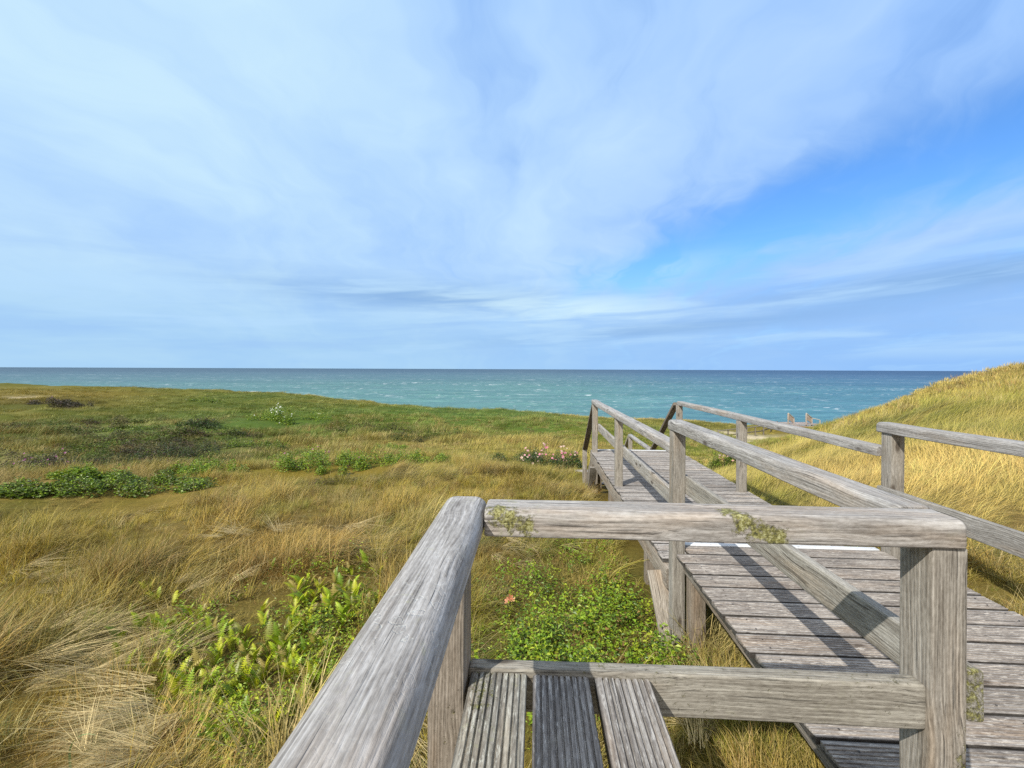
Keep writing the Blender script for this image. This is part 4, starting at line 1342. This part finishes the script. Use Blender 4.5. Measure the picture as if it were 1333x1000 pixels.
# drifts of dead straw lying over the turf
T_STRAW = tuft_set("tufts_straw", [dict(n=34, spread=0.07, hmin=0.28, hmax=0.70, width=0.0048, lean=0.35, curl=0.30, seg=6, wind=(1.0, 0.0), wind_k=1.0, flat=0.80, seed=100 + s) for s in range(5)])
PX, PY, PR = [], [], []
r = np.random.default_rng(31)
for u, v, ru, rv, n_, rot0 in [(200, 945, 70, 40, 16, 3.9), (130, 845, 70, 22, 12, 0.6), (425, 690, 70, 12, 9, -.4), (880, 750, 26, 30, 18, -1.9), (60, 880, 70, 40, 12, 0.3), (690, 720, 40, 16, 8, -.6),
                               (330, 700, 60, 14, 4, 2.8), (500, 960, 40, 30, 12, -1.2), (120, 990, 120, 30, 10, 3.6), (950, 960, 60, 30, 6, 2.0), (1080, 690, 80, 20, 0, 0), (40, 760, 50, 20, 7, 0.2), (250, 770, 60, 20, 4, 0.8)]:
    for _ in range(n_):
        x, y, z, tt = ground_hit(u + r.normal(0, ru * .6), min(v + r.normal(0, rv * .6), 1060))
        if off_decks(np.array([x]), np.array([y]))[0] and y > 1.0:
            PX.append(x); PY.append(y); PR.append(rot0 + r.normal(0, .45))
PX, PY = np.array(PX), np.array(PY)
n = len(PX)
sc = r.uniform(0.45, 0.85, n)
scatter("dry_straw", 'pale dead straw lying in drifts over the darker grass', T_STRAW, np.stack([PX, PY, terrain(PX, PY) + r.uniform(0.03, 0.14, n)], 1), r.integers(0, 5, n), np.array(PR), r.normal(0, .12, (n, 2)),
        np.stack([sc, sc, sc], 1), np.array([0.62, 0.49, 0.245]) * r.uniform(0.55, 1.2, (n, 1)), cat='straw')


# dark scrub that covers the floor of the hollow
def scrub_set(cname, k):
    c = bpy.data.collections.new(cname)
    for i in range(k):
        rr_ = np.random.default_rng(200 + i)
        n_ = 260
        dv = rr_.normal(0, 1, (n_, 3)); dv /= np.linalg.norm(dv, axis=1, keepdims=True); dv[:, 2] = np.abs(dv[:, 2])
        C = dv * rr_.uniform(0.45, 1.05, (n_, 1)) * np.array([0.5, 0.5, 0.36])
        C[:, 0] += 0.12 * np.sin(C[:, 1] * 9 + i); C[:, 2] *= 0.8 + 0.4 * np.sin(C[:, 0] * 8 + i)
        V, T, K = leaf_cloud(C, 0.075, np.ones((n_, 3)), dv, 300 + i)
        bl_ = np.repeat(rr_.uniform(0.26, 0.70, n_), 4)
        me = np_mesh("scrub_clump", V, [T], {'bl': bl_, 'along': np.zeros(len(V))})
        me.materials.append(M_GRASS)
        c.objects.link(bpy.data.objects.new("scrub_clump_%02d" % i, me))
    return c


# ------------------------------------------------------------------ leafy plants
def leaf_cloud(C, size, cols, nrm=None, seed=0, aspect=0.55):
    """leaf at each point of C: two folded faces, pointed"""
    r = np.random.default_rng(seed)
    n = len(C)
    d1 = r.normal(0, 1, (n, 3)); d1[:, 2] = np.abs(d1[:, 2]) * 0.35
    d1 /= np.linalg.norm(d1, axis=1, keepdims=True)
    upv = r.normal(0, 0.45, (n, 3)) + np.array([0, 0, 1.0])
    if nrm is not None: upv = upv + nrm * 0.6
    sd = np.cross(d1, upv)
    sd /= np.linalg.norm(sd, axis=1, keepdims=True) + 1e-6
    nn = np.cross(sd, d1)
    s_ = (size * r.uniform(0.65, 1.25, n))[:, None] if np.isscalar(size) else size[:, None]
    v0 = C
    v1 = C + d1 * s_ * 0.5 + sd * s_ * aspect * 0.5 + nn * s_ * 0.12
    v2 = C + d1 * s_ - nn * s_ * 0.08
    v3 = C + d1 * s_ * 0.5 - sd * s_ * aspect * 0.5 + nn * s_ * 0.12
    V = np.stack([v0, v1, v2, v3], 1).reshape(-1, 3)
    b = np.arange(n)[:, None] * 4
    T = np.concatenate([b + np.array([[0, 1, 2]]), b + np.array([[0, 2, 3]])])
    return V, T, np.repeat(cols, 4, 0)


def flower_cloud(C, size, cols, seed=0):
    """five-petalled open blossoms"""
    r = np.random.default_rng(seed)
    V, T, K = [], [], []
    N = 0
    for c, k in zip(C, cols):
        ax_ = np.array([r.normal(0, .5), r.normal(0, .5) - 0.5, 1.0]); ax_ /= np.linalg.norm(ax_)
        e1 = np.cross(ax_, [0, 0.3, 1.0]); e1 /= np.linalg.norm(e1)
        e2_ = np.cross(ax_, e1)
        s_ = size * r.uniform(0.75, 1.2)
        for p in range(5):
            a = 2 * math.pi * p / 5
            q = [c, c + s_ * (.55 * (e1 * math.cos(a - .5) + e2_ * math.sin(a - .5)) + .12 * ax_), c + s_ * ((e1 * math.cos(a - .22) + e2_ * math.sin(a - .22)) * .95 + .2 * ax_),
                 c + s_ * ((e1 * math.cos(a + .22) + e2_ * math.sin(a + .22)) * .95 + .2 * ax_), c + s_ * (.55 * (e1 * math.cos(a + .5) + e2_ * math.sin(a + .5)) + .12 * ax_)]
            V += q
            K += [k] * 5
            T += [(N, N + 1, N + 2), (N, N + 2, N + 3), (N, N + 3, N + 4)]
            N += 5
    return np.array(V), np.array(T), np.array(K)


def stems(P0, P1, w, col, seed=0):
    V, Q = [], []
    for i, (a, b) in enumerate(zip(P0, P1)):
        s1 = np.array([w, 0, 0]); s2 = np.array([0, w, 0])
        V += [a - s1, a + s1, b + s1 * .5, b - s1 * .5, a - s2, a + s2, b + s2 * .5, b - s2 * .5]
        Q += [(8 * i, 8 * i + 1, 8 * i + 2, 8 * i + 3), (8 * i + 4, 8 * i + 5, 8 * i + 6, 8 * i + 7)]
    return np.array(V), np.array(Q), np.tile(np.array(col), (len(V), 1))


def bush(name, label, u, v, wpx, hpx, greens, flowers=None, nleaf=2600, nflow=0, group=None, deep=0.55, fsize=1.0, cat='bush'):
    x0, y0, z0, tt = ground_hit(u, v)
    m = tt / F_PX
    w_, h_ = wpx * m * 0.64, hpx * m * 1.6
    nleaf = int(nleaf * 1.9)
    root = empty(name, (x0, y0, z0), label, cat, group)
    r = np.random.default_rng(int(u * 7 + v))
    # a clump of uneven lobes
    nl = 24
    lob = []
    for _ in range(nl):
        a, q = r.uniform(0, 2 * math.pi), math.sqrt(r.random()) * 1.0
        lob.append((q * math.cos(a) * w_, q * math.sin(a) * w_ * deep, r.uniform(.10, .30) * w_ * (1.15 - .5 * q), h_ * r.uniform(0.35, 1.1) * (1 - .5 * q)))
    C, Nn = [], []
    for i in range(nleaf):
        lx, ly, lr, lh = lob[r.integers(nl)]
        dv = r.normal(0, 1, 3); dv /= np.linalg.norm(dv); dv[2] = abs(dv[2])
        rr_ = r.uniform(0.55, 1.05)
        C.append((lx + dv[0] * lr * rr_, ly + dv[1] * lr * rr_, dv[2] * lh * rr_))
        Nn.append(dv)
    C, Nn = np.array(C), np.array(Nn)
    C[:, 2] += terrain(C[:, 0] + x0, C[:, 1] + y0) - z0
    C += np.array([x0, y0, z0])
    g = np.array(greens)
    cols = g[r.integers(0, len(g), nleaf)] * r.uniform(0.7, 1.25, (nleaf, 1))
    ls = max(0.045, 1.7 * m)
    V, T, K = leaf_cloud(C, ls, cols, Nn, int(u))
    ns = 40
    k = r.integers(0, nleaf, ns)
    P1 = C[k]
    P0 = np.array([x0, y0, z0 - 0.05]) + (P1 - np.array([x0, y0, z0])) * np.array([.55, .55, 0.0])
    P0[:, 2] = terrain(P0[:, 0], P0[:, 1]) - 0.05
    V2, Q2, K2 = stems(P0, P1, 0.008, (0.09, 0.06, 0.035))
    link_mesh("foliage", np_mesh("foliage", np.concatenate([V, V2]), [T, Q2 + len(V)], {'col': np.concatenate([K, K2])}), M_LEAF, root)
    if nflow:
        k = np.argsort(C[:, 2] - 0.25 * (C[:, 1] - y0) + r.normal(0, .12 * h_ + .02, nleaf))[-max(nflow * 5, 30):]
        k = r.choice(k, nflow, replace=False)
        f = np.array(flowers)
        V, T, K = flower_cloud(C[k] + np.array([0, -ls * .3, ls * .35]), max(0.03, 0.72 * m) * fsize, f[r.integers(0, len(f), nflow)], int(v))
        link_mesh("blossoms", np_mesh("blossoms", V, [T], {'col': K}), M_LEAF, root)
    return root


T_SCRUB = scrub_set("scrub_clumps", 4)
n = 14000
X, Y = sample(n, 8.0, 60, -1.0, 0.10)
hw = patch_w(X, Y, ('heath',))
dk = fbm(X * 0.27 + 40, Y * 0.27, 91, 4)
keep = (rng.random(n) < np.clip((hw - 0.25) * 1.3, 0, 1) * 0.42 + np.clip((dk - 0.16) * 5, 0, 1) * 0.14 * (np.hypot(X, Y) < 34)) & (X < 0.4) & (terrain(X, Y) > -5)
X, Y = X[keep], Y[keep]
n = len(X)
sc = rng.uniform(0.45, 1.25, n) * np.clip(np.hypot(X, Y) / 20, 0.75, 1.5)
tints = np.array([(0.075, 0.105, 0.018), (0.085, 0.075, 0.026), (0.060, 0.065, 0.020), (0.13, 0.185, 0.022), (0.085, 0.060, 0.034), (0.17, 0.15, 0.05), (0.10, 0.14, 0.02)])[rng.integers(0, 7, n)]
scatter("heath", 'low dark heath scrub covering the floor of the hollow', T_SCRUB, np.stack([X, Y, terrain(X, Y) - 0.03], 1), rng.integers(0, 4, n), rng.uniform(0, 6.28, n), rng.normal(0, .1, (n, 2)), np.stack([sc, sc, sc * rng.uniform(.5, 1.0, n)], 1), tints, cat='heath')

DARK = [(0.045, 0.095, 0.018), (0.075, 0.130, 0.020), (0.045, 0.060, 0.020)]
LIME = [(0.200, 0.310, 0.016), (0.140, 0.240, 0.018), (0.260, 0.330, 0.022), (0.10, .17, .02)]
MIX = [(0.150, 0.240, 0.016), (0.220, 0.310, 0.020), (0.075, 0.125, 0.018), (0.11, 0.12, 0.03)]
HEATH = [(0.062, 0.048, 0.028), (0.085, 0.055, 0.035), (0.050, 0.052, 0.024)]
PINK = [(0.66, 0.22, 0.32), (0.78, 0.40, 0.46), (0.72, 0.50, 0.42)]
bush("rose_bush", 'dark green rose bush dotted with pink blossoms, left of the lower boardwalk railing', 705, 605, 92, 22, DARK, PINK, 3600, 60, fsize=1.35)
bush("rose_bush", 'rose bush with pinkish red blossoms close beside the far side of the lower boardwalk', 934, 612, 52, 26, MIX, [(0.62, 0.20, 0.20), (0.66, 0.36, 0.30), (0.7, .5, .42)], 2600, 30, fsize=1.3)
bush("shrub", 'bright green shrub dotted with white blossoms out on the plain', 372, 546, 88, 15, LIME, [(0.82, 0.82, 0.74)], 3000, 80)
bush("shrub", 'small dark green shrub in pale grass beside the white-blossomed shrub', 262, 555, 52, 9, DARK, None, 1500)
bush("shrub", 'wide bright green shrub patch in the middle of the meadow', 428, 609, 118, 22, LIME, [(0.30, 0.10, 0.16)], 3800, 8)
bush("shrub", 'narrow low green shrub between the wide shrub patch and the pink rose bush', 545, 602, 66, 13, LIME, None, 2200)
bush("shrub", 'broad green shrub along the front rim of the dark hollow', 180, 634, 150, 20, MIX, None, 4200)
bush("shrub", 'yellow-green shrub at the right end of the green rim of the hollow', 268, 617, 76, 18, LIME, None, 2600)
bush("heather_bush", 'dark brown heather mound on the plain near a patch of sand', 76, 529, 62, 11, HEATH, [(0.16, 0.07, 0.10)], 2000, 24, cat='heather')
bush("heather_bush", 'dark heather bush with magenta blossoms in the hollow', 58, 611, 110, 20, HEATH, [(0.30, 0.06, 0.22)], 3200, 16, cat='heather')
bush("shrub", 'flat olive green shrub right of the hollow, below the white-blossomed shrub', 330, 582, 66, 12, MIX, None, 2000)
bush("shrub", 'thin low green shrub lying behind the pale grass of the plain', 168, 560, 66, 6, MIX, None, 1300)
bush("shrub", 'very small green shrub far back on the plain, behind the dark green one', 270, 524, 42, 4, MIX, None, 900)
bush("shrub", 'low green shrub against the frame edge at the front of the hollow', 40, 640, 90, 14, MIX, None, 2600)
bush("shrub", 'small lime green shrub between the two ends of the hollow rim', 112, 622, 70, 15, LIME, None, 2200)
bush("shrub", 'yellow-green shrub behind the wide meadow shrub patch', 505, 586, 46, 9, LIME, None, 1500)
bush("shrub", 'green shrub half hidden in tall grass below the white-blossomed shrub', 385, 598, 60, 12, MIX, None, 1800)
bush("heather_bush", 'brown green heather bush between the hollow and the plain', 215, 590, 110, 16, HEATH + DARK, None, 2600, cat='heather')

# leafy creeping cover under the cross rail
C, K = [], []
r = np.random.default_rng(5)
POLY = COVER_POLY
SZ = []
while len(C) < 11500:
    u, v = r.uniform(610, 960), r.uniform(690, 990)
    if not in_poly(u + r.normal(0, 30), v + r.normal(0, 24), POLY): continue
    x, y, z, tt = ground_hit(u, v)
    if not off_decks(np.array([x]), np.array([y]))[0]: continue
    nz = float(fbm(np.array([x * 3.2]), np.array([y * 3.2]), 63, 3)[0])
    if r.random() > 0.62 + 1.7 * nz: continue
    hgt_ = r.uniform(0.05, 0.16) + max(0, nz) * 0.28
    gbase = np.array(random.choice([(0.17, 0.280, 0.016), (0.22, 0.320, 0.018), (0.11, 0.190, 0.018), (0.31, 0.360, 0.026), (0.19, .28, .016), (.075, .13, .016)]))
    if r.random() < 0.04: gbase = np.array((0.24, 0.15, 0.05))
    lx, ly = r.normal(0, .05, 2)
    k_ = int(r.integers(7, 15))
    s0 = r.uniform(0.016, 0.042)
    for k in range(k_):
        a = r.uniform(0, 6.28)
        f = k / k_
        C.append((x + math.cos(a) * .025 + lx * f, y + math.sin(a) * .025 + ly * f, z + 0.01 + hgt_ * f))
        K.append(gbase * r.uniform(0.75, 1.25))
        SZ.append(s0 * r.uniform(.7, 1.2))
while len(C) < 16500:                                  # the same leafy shoots, sparser, between the ferns
    u, v = r.uniform(150, 540), r.uniform(720, 1030)
    if not in_poly(u + r.normal(0, 22), v + r.normal(0, 18), FERN_POLY): continue
    x, y, z, tt = ground_hit(u, v)
    if not off_decks(np.array([x]), np.array([y]))[0]: continue
    nz = float(fbm(np.array([x * 3.2]), np.array([y * 3.2]), 66, 3)[0])
    if r.random() > 0.50 + 1.8 * nz: continue
    hgt_ = r.uniform(0.05, 0.15) + max(0, nz) * 0.15
    gbase = np.array(random.choice([(0.24, 0.330, 0.014), (0.19, 0.290, 0.014), (0.12, 0.200, 0.018), (0.36, 0.390, 0.026), (0.26, .30, .03)]))
    k_ = int(r.integers(7, 13))
    s0 = r.uniform(0.014, 0.032)
    lx, ly = r.normal(0, .05, 2)
    for k in range(k_):
        a = r.uniform(0, 6.28)
        C.append((x + math.cos(a) * .022 + lx * k / k_, y + math.sin(a) * .022 + ly * k / k_, z + 0.01 + hgt_ * k / k_))
        K.append(gbase * r.uniform(0.75, 1.25))
        SZ.append(s0 * r.uniform(.7, 1.2))
C, K = np.array(C), np.array(K)
V, T, KK = leaf_cloud(C, np.array(SZ), K, None, 9, 0.5)
gc = link_mesh("ground_cover", np_mesh("ground_cover", V, [T], {'col': KK}), M_LEAF)
tag(gc, 'bright green leafy shoots growing under the cross rail and between the ferns', 'ground cover', kind='stuff')
fx, fy, fz, _ = ground_hit(664, 806)
fl = empty("flower_head", (fx, fy, fz), 'small withered orange-pink flower among the leaves under the cross rail', 'flower')
V, T, KK = flower_cloud(np.array([[fx, fy, fz + .17], [fx + .02, fy + .01, fz + .15], [fx - .025, fy, fz + .145]]), 0.026, [(0.55, 0.19, 0.10), (0.62, .36, .16), (0.6, 0.26, 0.15)], 3)
link_mesh("petals", np_mesh("petals", V, [T], {'col': KK}), M_LEAF, fl)
V, Q, KK = stems(np.array([[fx, fy, fz - .02]] * 3), np.array([[fx, fy, fz + .17], [fx + .02, fy + .01, fz + .15], [fx - .025, fy, fz + .145]]), 0.003, (0.10, 0.13, 0.03))
link_mesh("stem", np_mesh("stem", V, [Q], {'col': KK}), M_LEAF, fl)


# ferns between the dry grass on the left
def fern_mesh(seed):
    r = np.random.default_rng(seed)
    V, T, K = [], [], []
    N = 0
    for _ in range(int(r.integers(3, 6))):
        a = r.uniform(0, 6.28)
        L = r.uniform(0.08, 0.18)
        lean = r.uniform(0.05, 0.75)
        dirv = np.array([math.cos(a), math.sin(a), 0])
        root = dirv * 0.004
        side = np.array([-math.sin(a), math.cos(a), 0])
        sv = side * math.cos(r.uniform(-.8, .8)) + dirv * .3
        sv /= np.linalg.norm(sv)
        g = np.array(random.choice([(0.330, 0.420, 0.014), (0.240, 0.350, 0.014), (0.160, 0.260, 0.014), (0.420, 0.440, 0.020), (0.20, 0.22, 0.03), (0.30, 0.24, 0.06)])) * r.uniform(.8, 1.15)
        np_ = 15
        for i in range(np_):
            f = (i + 1) / np_
            ang = lean + 0.7 * f * f
            p = root + (dirv * math.sin(lean + .35 * f * f) + np.array([0, 0, 1]) * math.cos(ang * .8)) * L * f
            ln = (0.030 * math.sin(math.pi * min(f * .86 + .14, 1.0)) ** .8 + .003) * L / 0.18 * r.uniform(.8, 1.1)
            tip = (dirv * math.sin(ang) + np.array([0, 0, 1]) * math.cos(ang)) * L / np_ * 0.42
            for s_ in (-1, 1):
                e = p + sv * s_ * ln + tip * 1.2 - np.array([0, 0, .25 * ln])
                V += [p - tip, p + tip, e * .35 + p * .65 + tip * 1.25, e]
                K += [g] * 4
                T += [(N, N + 1, N + 2), (N, N + 2, N + 3)]
                N += 4
    return np_mesh("fern_fronds", np.array(V), [np.array(T)], {'col': np.array(K)})


FM = [fern_mesh(s) for s in range(9)]
for m_ in FM: m_.materials.append(M_LEAF)
FPOLY = FERN_POLY
cnt = 0
r = np.random.default_rng(11)
while cnt < 295:
    u, v = r.uniform(120, 520), r.uniform(700, 990)
    if cnt < 268 and (not in_poly(u + r.normal(0, 12), v + r.normal(0, 12), FPOLY) or vnoise(np.array([u / 26]), np.array([v / 20]), 3)[0] < -.25): continue
    if cnt >= 268 and not (120 < u < 230 and 750 < v < 880): continue
    x, y, z, tt = ground_hit(u, v + 14)
    o = bpy.data.objects.new("fern", FM[cnt % 9])
    o.location = (x, y, z)
    o.rotation_euler = (r.normal(0, .1), r.normal(0, .1), r.uniform(0, 6.28))
    s_ = r.uniform(0.7, 1.15)
    o.scale = (s_, s_, s_)
    COL.objects.link(o)
    tag(o, 'small yellow-green fern growing in the dry grass left of the bench railing', 'fern', 'ferns in the dry grass')
    cnt += 1

# one broad bluish leaf of marram bent over in the near corner
bx, by, bz, _ = ground_hit(92, 1010)
V, Q = [], []
p = np.array([bx, by, bz]); ang = 0.05
for i in range(15):
    f = i / 14
    wd = 0.0075 * (1 - f ** 2.2) + 0.0004
    sv = np.array([0.55, 0.3, 0.5]) * wd
    V += [p - sv, p + sv]
    if i < 14: Q.append((2 * i, 2 * i + 1, 2 * i + 3, 2 * i + 2))
    ang = 0.05 + 2.5 * max(0, f - .25)
    p = p + np.array([math.sin(ang) * 1.0, -0.1, math.cos(ang)]) * 0.018 * 1.35
V = np.array(V)
bo = link_mesh("grass_leaf", np_mesh("grass_leaf", V, [np.array(Q)], {'col': np.tile([0.14, 0.235, 0.09], (len(V), 1))}, smooth=True), M_LEAF)
tag(bo, 'single broad blue-green grass leaf bent into an arch in the near corner', 'grass leaf')
